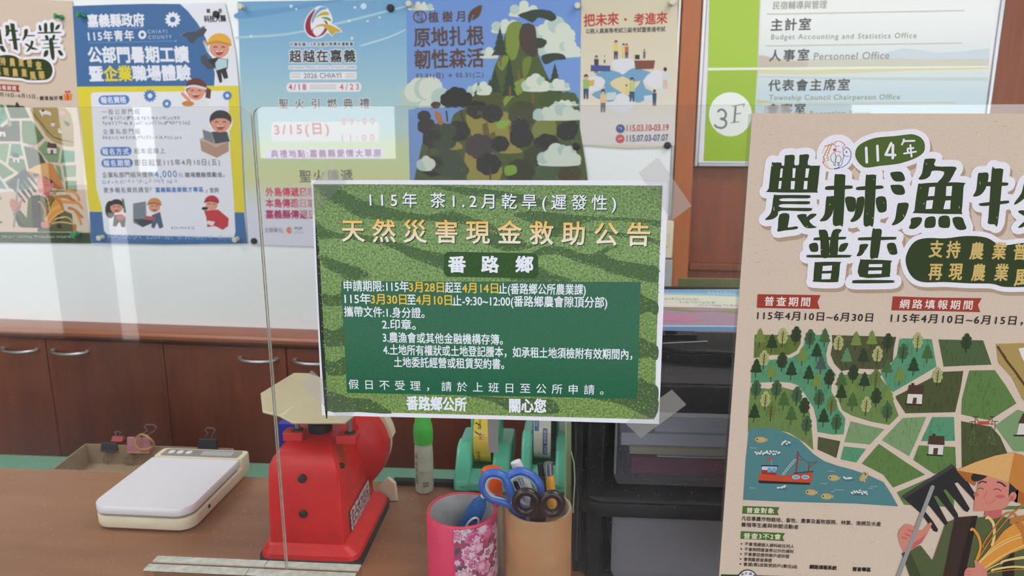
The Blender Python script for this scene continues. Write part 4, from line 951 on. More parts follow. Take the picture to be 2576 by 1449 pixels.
# small cartoon workers
FS, FD = rgb(216, 150, 126), rgb(160, 70, 64); HAIR = rgb(54, 50, 54); OUT = rgb(236, 234, 238)
def toon(f, x, y, r, hair=None, hat=None, brim=None, mouth=True):
    use2(f); A.ell(x, y, r*1.12, r*1.1, OUT, 4)
    if hair: A.ell(x, y-r*.22, r*1.04, r*.92, hair, 4.5)
    A.ell(x, y+r*.08, r*.9, r*.86, FS, 5)
    if hair: A.poly([(x-r*.9, y-r*.1), (x-r*.7, y-r*.85), (x, y-r*1.05), (x+r*.7, y-r*.85), (x+r*.9, y-r*.1), (x+r*.4, y-r*.35), (x-r*.4, y-r*.35)], hair, 5.5, 2)
    if hat:
        A.poly([(x-r*1.0, y-r*.25), (x-r*.9, y-r*.85), (x-r*.3, y-r*1.25), (x+r*.4, y-r*1.22), (x+r*.95, y-r*.8), (x+r*1.02, y-r*.2), (x, y-r*.45)], hat, 6, 2)
        if brim: A.line([(x-r*1.05, y-r*.25), (x-r*.2, y-r*.5), (x+r*1.0, y-r*.22)], r*.2, brim, 6.5, sm=3)
    for s in (-1, 1): A.line([(x+s*r*.35-r*.14, y), (x+s*r*.35, y-r*.08), (x+s*r*.35+r*.14, y)], r*.08, HAIR, 6)
    if mouth: A.poly([(x-r*.42, y+r*.28), (x, y+r*.36), (x+r*.42, y+r*.26), (x+r*.2, y+r*.66), (x-r*.2, y+r*.68)], FD, 6, 2); A.poly([(x-r*.36, y+r*.3), (x, y+r*.37), (x+r*.36, y+r*.28), (x+r*.3, y+r*.38), (x-r*.3, y+r*.42)], OUT, 6.5)
use2(b1)
A.poly(P('2100,600 2210,580 2310,600 2305,690 2290,700 2312,790 2270,800 2240,730 2250,830 2225,840 2180,690 2100,700'), rgb(52, 52, 58), 5); A.poly(P('2180,640 2215,590 2300,600 2300,680 2190,715'), rgb(176, 206, 212), 5.5)
A.poly(P('2030,580 2090,545 2125,640 2150,655 2180,690 2120,700 2040,640'), rgb(74, 78, 84), 6); A.line(P('2110,520 2075,435'), 26, rgb(180, 210, 214), 5); A.ell(2072, 428, 18, 18, FS, 6)
A.poly(P('1830,340 1900,330 1990,320 2060,270 2095,300 2060,360 2000,380 1950,440 1910,420 1895,370 1860,370'), rgb(72, 76, 86), 6); A.line(P('1820,360 1880,325'), 6, rgb(120, 128, 140), 6); A.line(P('1980,290 2080,265'), 6, rgb(120, 128, 140), 6)
toon(b1, 2222, 480, 112, None, rgb(222, 168, 60), rgb(200, 140, 44))
A.poly(P('2090,880 2140,910 2130,1000 2080,990'), rgb(104, 60, 50), 5); A.poly(P('1940,990 2080,980 2120,1072 1960,1075'), rgb(220, 220, 226), 5); A.line(P('1920,1020 1850,950'), 34, FS, 5.5); A.ell(1905, 1050, 62, 28, rgb(196, 130, 70), 6)
toon(b1, 1985, 920, 100, rgb(104, 60, 50), rgb(106, 58, 48), rgb(214, 214, 222))
use2(b2)
A.poly(P('1820,400 1970,470 2085,420 2085,510 1975,570 1835,505'), rgb(176, 140, 122), 4); A.poly(P('1820,395 1950,350 2085,415 1970,475'), rgb(196, 164, 148), 4.5)
A.poly(P('1930,330 2070,330 2095,420 1960,440'), rgb(70, 74, 84), 5); A.poly(P('1845,310 1935,340 1950,440 1860,400'), rgb(122, 128, 142), 5.5)
toon(b2, 2010, 245, 98, HAIR)
A.ell(1005, 1040, 46, 80, HAIR, 4.4); A.poly(P('1040,1090 1110,1080 1145,1110 1140,1200 1110,1200 1090,1150 1060,1195 1030,1190'), rgb(76, 80, 72), 5); A.ell(1100, 1110, 40, 26, rgb(190, 84, 84), 6); A.line(P('1120,950 1140,1060'), 20, rgb(90, 120, 80), 5)
toon(b2, 1062, 1015, 62, HAIR)
A.poly(P('1212,985 1330,965 1335,1100 1380,1160 1300,1200 1215,1160'), rgb(122, 132, 140), 4); A.poly(P('1215,1130 1380,1120 1385,1165 1300,1202'), rgb(66, 70, 78), 4.5); A.poly(P('1385,1090 1460,1060 1490,1200 1455,1215 1430,1160 1405,1215 1380,1200'), rgb(80, 92, 120), 5); A.line(P('1330,1115 1400,1120'), 32, rgb(176, 90, 84), 5.5)
toon(b2, 1408, 1010, 60, None, rgb(200, 140, 74), rgb(150, 100, 60))
A.poly(P('1860,1050 1990,1040 2085,1120 2080,1190 2030,1225 1960,1190 1890,1200 1880,1110'), rgb(190, 56, 62), 5); A.poly(P('1890,1140 1960,1150 1940,1190 1885,1170'), rgb(222, 216, 220), 5.5); A.ell(1868, 1030, 30, 16, HAIR, 7)
toon(b2, 1930, 990, 62, None, rgb(186, 44, 52), rgb(150, 30, 40), False)
A.emit('printed_picture', M['print'], W1, t)
# ---- sports games poster
A = Art(W); use2 = lambda f: setattr(A, 'tf', f)
t = poster('sky blue sports games poster with a ribbon emblem, third on the notice board', [(598, 4), (800, 1), (1022, -2), (1024, 200), (1030, 430), (1036, 628), (840, 622), (628, 615), (614, 400), (604, 200)], rgb(200, 214, 220), at=(800, 618))
A.rows([((598, 4), (1022, -2), rgb(112, 160, 200)), ((602, 120), (1023, 110), rgb(132, 178, 208)), ((606, 230), (1026, 225), rgb(160, 194, 208)), ((610, 330), (1028, 325), rgb(180, 204, 204)), ((612, 370), (1029, 365), rgb(196, 208, 170)), ((616, 450), (1031, 450), rgb(204, 208, 152)), ((620, 490), (1032, 490), rgb(206, 210, 196)), ((623, 530), (1033, 530), rgb(212, 212, 224)), ((628, 615), (1036, 628), rgb(214, 212, 226))], 1)
use2(s1)
A.poly(P('90,150 600,95 1100,10 1400,0 1050,70 500,180 95,230'), rgb(104, 152, 196), 1.5, 3); A.poly(P('120,440 700,400 1300,270 2080,80 2080,100 1300,300 700,425 120,465'), rgb(168, 200, 218), 1.6, 3); A.poly(P('1600,540 1900,450 2110,360 2110,375 1900,470 1600,560'), rgb(186, 210, 222), 1.6, 3)
for x, y, r in ((735, 75, 20), (1615, 75, 36), (1510, 90, 16), (1440, 255, 18), (1665, 255, 14), (1810, 210, 14), (250, 440, 18), (1475, 465, 18), (800, 110, 12)): A.ell(x, y, r, r, rgb(198, 220, 232), 1.7)
wh = rgb(226, 228, 236); cr = rgb(150, 36, 58); ye = rgb(200, 164, 60)
A.poly(P('1040,85 940,180 895,290 905,380 960,450 1040,470 1120,450 1180,400 1230,440 1275,400 1360,385 1290,320 1235,290 1240,240 1215,160 1170,95 1110,75'), wh, 2, 3)
A.poly(P('1035,105 950,190 910,290 915,370 960,430 1040,458 1010,420 985,370 972,300 985,220'), cr, 3, 3)
A.poly(P('1060,450 1130,420 1170,370 1180,345 1150,330 1130,370 1090,420 1050,440 1020,420 1000,380 1010,350 1000,350 985,380 1010,430'), rgb(160, 60, 74), 3, 3); A.poly(P('985,260 1010,180 1080,95 1150,85 1165,110 1100,130 1040,190 1000,280'), rgb(110, 160, 200), 3, 3)
A.poly(P('1030,220 1090,160 1160,140 1200,170 1180,185 1100,190'), ye, 3, 3); A.poly(P('1100,215 1160,205 1210,225 1220,260 1170,240'), rgb(110, 150, 66), 3, 3); A.poly(P('1130,240 1170,260 1185,300 1160,290'), cr, 3)
A.poly(P('1005,350 1060,305 1130,290 1200,300 1270,330 1345,380 1275,395 1230,430 1185,370 1120,320 1050,330'), ye, 4, 3)
st = rgb(62, 60, 60); hw = (.07, wh)
A.text('中華民國115年全國中等學校運動會', 728, 562, 1490, 556, 44, st, 4, .06, halo=(.2, wh)); A.text('超越在嘉義', 722, 758, 1520, 752, 148, st, 4, .06, halo=(.10, wh))
A.text('NATIONAL MIDDLE SCHOOL ATHLETIC GAMES', 715, 832, 1520, 828, 26, rgb(110, 104, 100), 4, .02, latin=True, halo=(.5, wh))
A.rrect(720, 875, 1532, 968, 20, wh, 2, -4); A.text('2026 CHIAYI', 892, 950, 1345, 946, 62, rgb(120, 116, 120), 4, .03, latin=True)
for x0, x1 in ((738, 850), (1395, 1515)):
    for y, c in ((897, rgb(210, 130, 120)), (917, rgb(214, 190, 110)), (936, rgb(130, 170, 150))): A.line([(x0, y), (x1, y)], 5, c, 4)
A.rrect(680, 1005, 1590, 1118, 50, wh, 2, -4); A.text('4/18', 708, 1092, 920, 1090, 70, rgb(200, 70, 96), 4, .06, latin=True); A.text('4/23', 1330, 1090, 1560, 1088, 70, rgb(208, 104, 110), 4, .06, latin=True)
for y, c in ((1035, rgb(214, 150, 150)), (1055, rgb(214, 190, 120)), (1075, rgb(150, 180, 160))): A.line([(965, y), (1280, y-1)], 6, c, 4)
use2(s2)
A.text('聖火引燃典禮', 372, 122, 1195, 118, 92, rgb(96, 90, 82), 4, .03, halo=(.07, wh))
A.rrect(300, 240, 1280, 420, 30, rgb(214, 214, 214), 2); A.text('3/15(日)', 335, 365, 825, 355, 110, rgb(212, 96, 104), 4, .05); A.text('09:00', 945, 270, 1240, 262, 60, rgb(216, 150, 150), 4, .03, latin=True); A.text('11:00', 945, 420, 1240, 412, 60, rgb(216, 150, 150), 4, .03, latin=True)
A.rrect(228, 488, 1330, 580, 44, rgb(206, 200, 216), 2, -4); A.text('典禮地點:嘉義縣愛情大草原', 300, 566, 1300, 560, 68, rgb(136, 66, 122), 4, .06)
A.text('聖火傳遞', 560, 792, 1045, 788, 112, rgb(110, 104, 104), 4, .02)
for s, y, c in (('外島傳遞日期', 918, rgb(210, 76, 110)), ('本島傳遞日期', 1020, rgb(196, 66, 104)), ('嘉義縣傳遞日', 1122, rgb(176, 50, 100))): A.text(s, 252, y, 700, y+2, 78, c, 4, .06)
A.text('主辦單位:', 240, 1248, 412, 1250, 44, rgb(96, 92, 100), 4); A.poly(P('440,1210 465,1198 490,1220 468,1232 490,1240 465,1262 438,1238'), rgb(214, 130, 104), 4, 2); A.scrib(510, 1228, 590, 1230, 30, rgb(80, 80, 90), 4); A.scrib(510, 1256, 590, 1258, 16, rgb(120, 120, 130), 6)
A.emit('printed_picture', M['print'], W1, t)
# ---- tree planting poster
A = Art(f1); use2 = lambda f: setattr(A, 'tf', f)
t = poster('blue tree planting month poster with a green wooded mountain on the notice board', [(1022, -2), (1240, -6), (1460, -10), (1462, 200), (1464, 450), (1466, 640), (1250, 640), (1038, 640), (1030, 430), (1024, 200)], rgb(110, 142, 206), at=(1250, 640))
A.rows([((38, -8), (1418, -30), rgb(108, 144, 208)), ((45, 700), (1415, 700), rgb(116, 150, 208)), ((80, 1440), (1412, 1420), rgb(120, 150, 200)), ((90, 2000), (1412, 2000), rgb(86, 100, 70))], 1)
CL = rgb(206, 214, 200); CL2 = rgb(176, 198, 190)
def cloud(x0, y0, w, h, n, c=CL, lay=2):
    random.seed(int(x0)+n)
    A.poly([(x0, y0), (x0+w, y0), (x0+w*.9, y0-h*.4), (x0+w*.5, y0-h*.7), (x0+w*.1, y0-h*.4)], c, lay, 3)
    for i in range(n):
        f = (i+.5)/n; r = h*(.22+.18*random.random()); A.ell(x0+w*f, y0-h*(.2+.55*math.sin(PI*f)*random.uniform(.6, 1)), r, r, c if i % 3 else CL2, lay+.1*i, 0, 16)
def cap(y0, y1, x0, x1): pass
for a in ((60, 80, 190, 70, 4), (720, 260, 200, 130, 3), (860, 130, 220, 120, 3), (1040, 330, 320, 190, 6), (1110, 450, 300, 150, 6), (630, 460, 130, 90, 3), (45, 840, 290, 240, 7), (530, 760, 180, 120, 4)): cloud(*a)
MT = rgb(78, 92, 52); MG = rgb(122, 140, 62); DT = rgb(56, 68, 54); DD = rgb(52, 52, 48); YG = rgb(150, 138, 70)
A.poly(P('690,690 740,520 780,440 830,240 870,180 920,170 960,190 1050,200 1070,300 1080,420 1120,520 1180,640 1290,740 1400,840 1412,1000 1412,2000 150,2000 160,1150 280,1000 380,990 420,900 560,830 640,760'), MT, 4, 3)
A.poly(P('830,240 870,180 920,170 960,195 950,280 930,380 900,470 850,480 800,560 760,500 820,420'), MG, 5, 3); A.poly(P('900,650 980,620 960,730 880,770 820,840 790,830 840,740'), rgb(128, 146, 60), 5, 3); A.poly(P('960,480 1030,450 1010,560 970,620'), rgb(110, 124, 56), 5, 3)
for s in ('520,900 650,880 800,880 870,920 880,1000 860,1090 900,1150 960,1200 900,1215 780,1210 700,1150 620,1120 560,1080 520,980', '510,1200 600,1210 760,1230 780,1420 520,1420', '380,1180 400,1100 480,1150 470,1180'): A.poly(P(s), YG, 6, 3)
for x, y in ((640, 985), (700, 1060), (850, 1000), (765, 1090)): A.poly([(x, y), (x+40, y-20), (x+60, y+90), (x+10, y+100)], rgb(104, 92, 52), 7)
A.poly(P('1040,1000 1180,880 1230,1040 1180,1090 1060,1100'), rgb(122, 130, 64), 6, 3); A.poly(P('740,950 800,950 860,960 820,1010 770,1020'), rgb(140, 170, 76), 7, 3)
A.poly(P('960,190 1050,200 1070,300 1080,420 1030,450 960,400 930,300'), rgb(74, 64, 58), 6, 2)
def conif(x, y, w, h, c=DT, lay=6):
    n = 5; L = [(x, y)]; Rr = []
    for i in range(1, n+1):
        L += [(x-w*.5*i/n, y+h*i/n), (x-w*.32*i/n, y+h*i/n-h*.03)]; Rr += [(x+w*.5*i/n, y+h*i/n), (x+w*.32*i/n, y+h*i/n-h*.03)]
    A.poly(L+Rr[::-1], c, lay)
for a in ((780, 215, 140, 230), (855, 440, 130, 330), (740, 540, 120, 200), (610, 650, 130, 160), (1215, 500, 110, 180), (1150, 610, 110, 120), (1230, 640, 90, 130), (700, 620, 90, 150)): conif(*a)
for x, y in ((785, 450), (930, 560), (860, 690), (1040, 740), (1210, 740)): A.line([(x, y), (x, y+70)], 16, rgb(130, 90, 60), 6.5)
for s in ('920,120 1000,90 1060,75 1180,85 1230,140 1190,170 1140,150 1080,140 1040,180 980,150', '1070,300 1150,320 1130,370 1080,380', '1110,440 1200,420 1280,430 1300,470 1220,475 1150,510 1120,490'): A.poly(P(s), DT, 7, 2)
random.seed(3)
for x, y, r, c in ((435, 770, 90, DD), (380, 790, 70, DD), (500, 790, 70, DD), (680, 830, 120, rgb(80, 84, 50)), (600, 870, 80, DD), (720, 900, 80, DD), (960, 900, 110, rgb(70, 74, 48)), (450, 1040, 90, DD), (330, 1080, 120, rgb(66, 74, 56)), (250, 1100, 80, DD), (200, 1000, 70, DD), (180, 920, 50, DD), (950, 1090, 90, DD), (940, 1000, 70, DD), (620, 1160, 110, rgb(74, 64, 62)), (780, 1140, 70, DD), (690, 1300, 95, DD), (1150, 1150, 100, DD), (1060, 1240, 90, rgb(62, 70, 48)), (1310, 1040, 80, DD), (1350, 1000, 50, DD), (370, 1290, 120, rgb(66, 78, 60)), (250, 1320, 90, DD), (450, 1350, 80, rgb(64, 78, 58)), (1170, 1370, 100, rgb(76, 92, 66)), (940, 1360, 110, rgb(60, 62, 44)), (1330, 1370, 90, rgb(74, 70, 46)), (1250, 1200, 70, DD), (1180, 800, 90, rgb(72, 86, 48)), (1320, 800, 80, MT)):
    for k in range(7):
        a = 2*PI*k/7; A.ell(x+r*.55*math.cos(a), y+r*.45*math.sin(a), r*.55, r*.5, c, 8+.02*k, 0, 12)
A.line(P('355,880 365,960'), 12, DD, 8); A.line(P('470,880 490,960'), 12, DD, 8)
A.poly(P('260,880 310,900 330,980 290,980'), rgb(176, 112, 66), 9, 2); A.poly(P('230,830 260,805 310,815 300,850 260,860'), rgb(86, 66, 50), 9, 2); A.line(P('215,1120 218,1270'), 14, rgb(80, 60, 48), 9); A.line(P('700,1320 705,1420'), 14, rgb(80, 66, 44), 9)
A.poly(P('820,1320 900,1310 910,1370 830,1390'), rgb(124, 160, 60), 9, 3)
for a in ((970, 722, 190, 130, 5), (1170, 715, 160, 100, 4), (600, 750, 100, 110, 3), (1060, 950, 350, 130, 6), (1200, 840, 190, 60, 4), (1095, 1310, 310, 170, 6), (150, 1350, 90, 120, 3)): cloud(*a, lay=10)
TB = rgb(92, 68, 54)
A.ell(146, 134, 55, 52, TB, 4); A.ell(146, 134, 44, 41, rgb(110, 146, 208), 5); A.text('國立', 120, 132, 172, 132, 34, TB, 6, .03); A.text('公園', 120, 172, 172, 172, 34, TB, 6, .03)
A.text('植樹月', 215, 178, 502, 170, 84, TB, 5, .05); A.poly(P('535,185 528,130 560,75 635,40 625,110 590,150 550,165'), TB, 5, 3); A.line(P('540,192 570,120'), 5, rgb(110, 146, 208), 6)
A.text('原地扎根', 102, 372, 652, 355, 150, TB, 5, .045); A.text('韌性森活', 108, 546, 652, 530, 148, TB, 5, .045)
A.text('03.01(日) → 03.31(二)', 118, 622, 650, 612, 44, TB, 5, .04)
A.emit('printed_picture', M['print'], W1, t)
# ---- civil service exam poster
A = Art(e1); use2 = lambda f: setattr(A, 'tf', f)
t = poster('narrow cream exam poster with red title and blue jigsaw pieces, rightmost on the notice board', [(1462, -12), (1580, -14), (1706, -16), (1703, 180), (1697, 366), (1660, 371), (1580, 373), (1500, 368), (1458, 364), (1461, 180)], rgb(214, 202, 178), at=(1580, 370))
A.rows([((70, -38), (838, -50), rgb(206, 196, 170)), ((66, 400), (828, 400), rgb(212, 202, 176)), ((62, 800), (818, 800), rgb(216, 208, 194)), ((60, 950), (812, 950), rgb(218, 212, 208)), ((57, 1146), (808, 1153), rgb(216, 210, 210))], 1)
RD2 = rgb(182, 62, 66)
A.text('把未來', 92, 212, 366, 196, 98, RD2, 4, .05); A.ell(420, 155, 11, 11, RD2, 4); A.text('考進來', 488, 200, 750, 186, 92, RD2, 4, .05)
A.text('公務人員高等考試三級考試暨普通考試', 105, 268, 735, 250, 40, rgb(70, 72, 84), 4, .04)
PZ = rgb(112, 158, 190); PW = rgb(214, 214, 222); PY = rgb(216, 200, 156)
A.poly(P('310,510 330,480 400,462 480,475 500,520 440,560 400,590 350,570'), PW, 3, 2); A.poly(P('270,590 400,545 520,540 640,580 560,650 580,700 640,730 520,800 400,760 280,800 150,750 260,690 200,620'), PZ, 2)
A.poly(P('180,590 300,555 410,600 330,640 260,640'), PZ, 3, 2); A.poly(P('400,600 520,550 630,585 560,640 480,640'), PZ, 3, 2)
A.poly(P('70,660 190,600 260,640 230,690 130,730'), PW, 3, 2); A.poly(P('560,640 640,560 720,570 740,640 680,700 600,680'), PW, 3, 2); A.poly(P('300,650 400,605 480,650 540,640 500,700 430,760 370,720 320,690'), PY, 3, 2)
A.poly(P('150,750 240,710 340,720 330,800 250,800'), PZ, 3.2, 2); A.poly(P('460,740 560,700 640,740 560,800 500,810'), PZ, 3.2, 2); A.poly(P('270,830 340,760 400,740 470,790 480,850 390,900 320,870'), PW, 3.1, 2)
def pers(x, y, h, top, leg): A.ell(x, y-h*.92, h*.09, h*.1, rgb(60, 56, 60), 5, 0, 8); A.ell(x, y-h*.86, h*.06, h*.07, rgb(214, 170, 146), 5.2, 0, 8); A.poly([(x-h*.13, y-h*.8), (x+h*.13, y-h*.8), (x+h*.12, y-h*.42), (x-h*.12, y-h*.42)], top, 5); A.poly([(x-h*.11, y-h*.42), (x+h*.11, y-h*.42), (x+h*.09, y), (x+h*.02, y), (x, y-h*.3), (x-h*.03, y), (x-h*.1, y)], leg, 5)
NV, YW = rgb(64, 80, 110), rgb(220, 196, 110)
for a in ((345, 470, 150, YW, NV), (405, 465, 120, YW, rgb(214, 190, 130)), (430, 462, 115, rgb(190, 100, 80), NV), (190, 580, 140, rgb(62, 68, 96), NV), (255, 500, 60, rgb(190, 200, 214), NV), (570, 465, 75, rgb(90, 120, 150), NV), (108, 785, 195, rgb(150, 180, 100), NV), (243, 890, 180, rgb(226, 180, 130), rgb(110, 116, 124)), (472, 805, 190, rgb(176, 196, 130), NV), (428, 750, 80, YW, YW), (650, 840, 130, NV, NV), (735, 705, 170, rgb(200, 206, 214), rgb(214, 180, 150))): pers(*a)
A.poly(P('145,515 300,520 300,565 145,565'), rgb(74, 84, 140), 6); A.poly(P('490,480 655,478 645,545 500,550'), rgb(124, 76, 62), 6); A.poly(P('495,435 532,434 532,470 496,470'), rgb(44, 60, 60), 6); A.poly(P('270,735 345,730 350,790 265,795'), rgb(190, 204, 206), 6)
for x, y, w2 in ((715, 690, 24), (745, 620, 30), (600, 760, 34), (145, 640, 30)): A.poly([(x-w2, y), (x+w2, y-8), (x+w2*.8, y+40), (x-w2*.8, y+46)], rgb(200, 212, 220) if x > 400 else rgb(206, 170, 80), 4.5)
A.ell(380, 1020, 36, 36, rgb(84, 96, 146), 4); A.ell(378, 1100, 36, 36, rgb(196, 92, 92), 4); A.scrib(362, 1030, 400, 1030, 22, rgb(210, 210, 220), 2, 5); A.scrib(360, 1110, 398, 1110, 22, rgb(220, 200, 200), 2, 5)
A.text('115.03.10-03.19', 430, 1040, 762, 1034, 50, rgb(190, 70, 78), 4, .06, latin=True); A.text('115.07.03-07.07', 430, 1122, 758, 1114, 50, rgb(84, 88, 126), 4, .06, latin=True)
A.emit('printed_picture', M['print'], W1, t)

# ---------------------------------------------------------------- pins and magnets (copies share their mesh)
def pin_mesh(kind):
    mb = MB()
    if kind == 'magnet': mb.lathe((0, 0, 0), (0, 0, 1), [(0, .0085), (.004, .0085), (.006, .0075), (.0066, .004)], 22)
    else: mb.lathe((0, 0, 0), (0, 0, 1), [(-.002, .0006), (0, .0052), (.0015, .0058), (.004, .0038), (.009, .0034), (.0125, .0056), (.0145, .0062), (.0155, .0055), (.0158, .002)], 20)
    o = mb.build('round_magnet' if kind == 'magnet' else 'push_pin', M['blackpin'], smooth=True, origin=(0, 0, 0)); return o
def place_pin(src, first, x, y, mat, label, cat, group, tilt=(0, 0), sc=1.0):
    o = src if first else src.copy()
    if not first: o.data = src.data.copy(); COL.objects.link(o)
    o.data.materials.clear(); o.data.materials.append(M[mat])
    p = W1.pt(*W1.px(x, y), .0006); n = (WN + WU*tilt[0] + ZV*tilt[1]).normalized()
    o.rotation_mode = 'QUATERNION'; o.rotation_quaternion = n.to_track_quat('Z', 'Y'); o.location = p; o.scale = (sc, sc, sc)
    return tag(o, label, cat, group)
pin, mag = pin_mesh('pin'), pin_mesh('magnet')
PINS = [(157, 44, 'greenpin', 'green push pin at the upper right of the wall census poster', (-.55, .1), 1.15), (214, 40, 'greenpin', 'green push pin at the upper left of the blue and yellow poster', (-.55, .1), 1.15), (196, 588, 'greenpin', 'green push pin at the bottom right of the wall census poster', (0, 0), 1.25),
        (612, 19, 'whitepin', 'white push pin at the upper left of the sports games poster', (0, 0), 1.1), (1032, 12, 'whitepin', 'white push pin at the upper left of the tree planting poster', (0, 0), 1.1), (1453, 17, 'whitepin', 'white push pin between the tree planting and exam posters', (0, 0), 1.1),
        (1688, 8, 'whitepin', 'white push pin at the upper right of the exam poster', (.1, 0), 1.2), (259, 597, 'whitepin', 'white push pin at the lower left of the blue and yellow poster', (0, 0), 1.15), (598, 601, 'whitepin', 'white push pin at the lower right of the blue and yellow poster', (0, 0), 1.15)]
for i, (x, y, m, l, tl, sc) in enumerate(PINS): place_pin(pin, i == 0, x, y, m, l, 'push pin', 'push pins on the notice board', tl, sc)
MAGS = [(983, 21, 'round black magnet at the upper right of the sports games poster', 1.05), (640, 606, 'round black magnet at the lower left of the sports games poster', .95), (1449, 369, 'round black magnet at the right edge of the tree planting poster', 1.0), (1679, 366, 'round black magnet at the bottom right of the exam poster', 1.0), (545, 36, 'small black magnet over the lettering in the top corner of the blue and yellow poster', .95)]
for i, (x, y, l, sc) in enumerate(MAGS): place_pin(mag, i == 0, x, y, 'blackpin', l, 'magnet', 'black magnets on the notice board', (0, 0), sc)

# ---------------------------------------------------------------- floor directory sign on the panelling
DP = wall_plane(.004); A = Art(zoom(DP.px, 1740, 0, 3.081)); use2 = lambda f: setattr(A, 'tf', f); d1 = A.tf
t = thing('directory_sign', DP.pt(*DP.px(1990, 408)), 'floor directory sign with a green stripe and lake photo on the wooden panelling', 'sign')
TL, BL2 = DP.px(1776, 0), DP.px(1759, 409); TR, BR2 = DP.px(2506, 0), DP.px(2489, 285)
zb = BL2[1]; x0, x1 = (TL[0]+BL2[0])/2, (TR[0]+BR2[0])/2; ztop = TL[1]+.16
pan = MB().hexa([DP.pt(*p, -.012) for p in ((x0, zb), (x1, zb), (x1, ztop), (x0, ztop))], [DP.pt(*p, -.0005) for p in ((x0, zb), (x1, zb), (x1, ztop), (x0, ztop))]).build('sign_panel', M['white'], t)
f = MB(); w3 = .0095
for a, b, c, d in ((x0-w3, x0, zb-w3, ztop), (x1, x1+w3, zb-w3, ztop), (x0, x1, zb-w3, zb)): f.hexa([DP.pt(*p, -.016) for p in ((a, c), (b, c), (b, d), (a, d))], [DP.pt(*p, .004) for p in ((a, c), (b, c), (b, d), (a, d))])
f.build('frame', M['alu'], t, bevel=.002)
WI = rgb(224, 226, 226)
A.rows([((534, -200), (2390, -200), WI), ((534, 150), (2350, 120), rgb(224, 226, 226)), ((524, 330), (2325, 290), rgb(216, 220, 220)), ((518, 440), (2312, 400), rgb(206, 214, 216)), ((515, 530), (2305, 515), rgb(214, 216, 206)), ((512, 600), (2300, 600), rgb(198, 210, 214)), ((506, 720), (2293, 720), rgb(186, 204, 212)), ((490, 900), (2280, 880), rgb(188, 204, 210)), ((470, 1250), (2250, 1250), rgb(186, 202, 206))], 1)
A.poly(P('1380,440 1640,375 1760,385 1900,410 2080,400 2310,375 2306,470 1380,470'), rgb(190, 202, 208), 2); A.poly(P('520,430 600,440 800,470 1000,455 1300,455 1500,450 1800,460 2306,455 2300,515 516,530'), rgb(194, 194, 178), 2.2); A.poly(P('520,430 560,430 700,470 900,480 900,520 516,530'), rgb(186, 176, 160), 2.3)
A.poly(P('514,535 900,545 1500,520 2300,515 2300,535 1700,548 900,580 513,570'), rgb(206, 202, 160), 2.5); A.poly(P('505,770 640,790 560,800 503,802'), rgb(190, 186, 130), 2.5)
A.poly(P('512,590 1300,600 2296,600 2295,630 1300,620 512,600'), rgb(184, 198, 202), 2.5)
A.poly([(142, -200), (536, -200), (510, 528), (126, 528)], rgb(156, 188, 24), 3); A.poly([(125, 545), (509, 543), (466, 1250), (92, 1248)], rgb(148, 180, 22), 3); A.poly([(126, 526), (2300, 512), (2300, 522), (126, 546)], rgb(222, 226, 206), 3.5)
A.ell(300, 886, 167, 172, rgb(228, 230, 226), 4)
A.line(P('205,865 240,850 265,880 255,915 225,920 262,935 265,970 235,992 195,985 180,970'), 17, rgb(112, 114, 112), 5, sm=3)
A.line(P('340,830 330,945'), 16, rgb(112, 114, 112), 5, sm=0); A.line(P('315,825 410,805'), 7, rgb(112, 114, 112), 5, sm=0); A.line(P('405,808 400,828'), 7, rgb(112, 114, 112), 5); A.line(P('336,885 380,878'), 8, rgb(112, 114, 112), 5); A.line(P('305,952 365,944'), 7, rgb(112, 114, 112), 5)
TX1, TX2 = rgb(62, 60, 56), rgb(132, 132, 112)
A.text('民宿輔導與管理', 628, 74, 1045, 66, 62, TX2, 4, .01)
A.text('主計室', 612, 240, 918, 232, 92, TX1, 4, .05); A.text('Budget Accounting and Statistics Office', 615, 306, 1740, 294, 40, TX2, 4, .02, latin=True)
A.text('人事室', 600, 476, 905, 468, 88, TX1, 4, .05); A.text('Personnel Office', 946, 464, 1530, 456, 56, TX2, 4, .02, latin=True)
A.text('代表會主席室', 592, 706, 1218, 700, 88, TX1, 4, .05); A.text('Township Council Chairperson Office', 598, 776, 1612, 770, 40, TX2, 4, .02, latin=True)
A.text('會客室', 585, 890, 878, 884, 84, TX1, 4, .05); A.text('Reception Room', 915, 900, 1376, 894, 40, TX2, 4, .02, latin=True)
for a in ('585,110 2110,82', '575,356 2090,334', '600,800 2048,795'): A.line(P(a), 9, rgb(190, 188, 172), 4)
A.emit('printed_face', M['plate'], DP, t)

# ================================================================ things on the counter
def V3(x, y, z): return Vector((x, y, z))
def lerp(a, b, f): return a+(b-a)*f
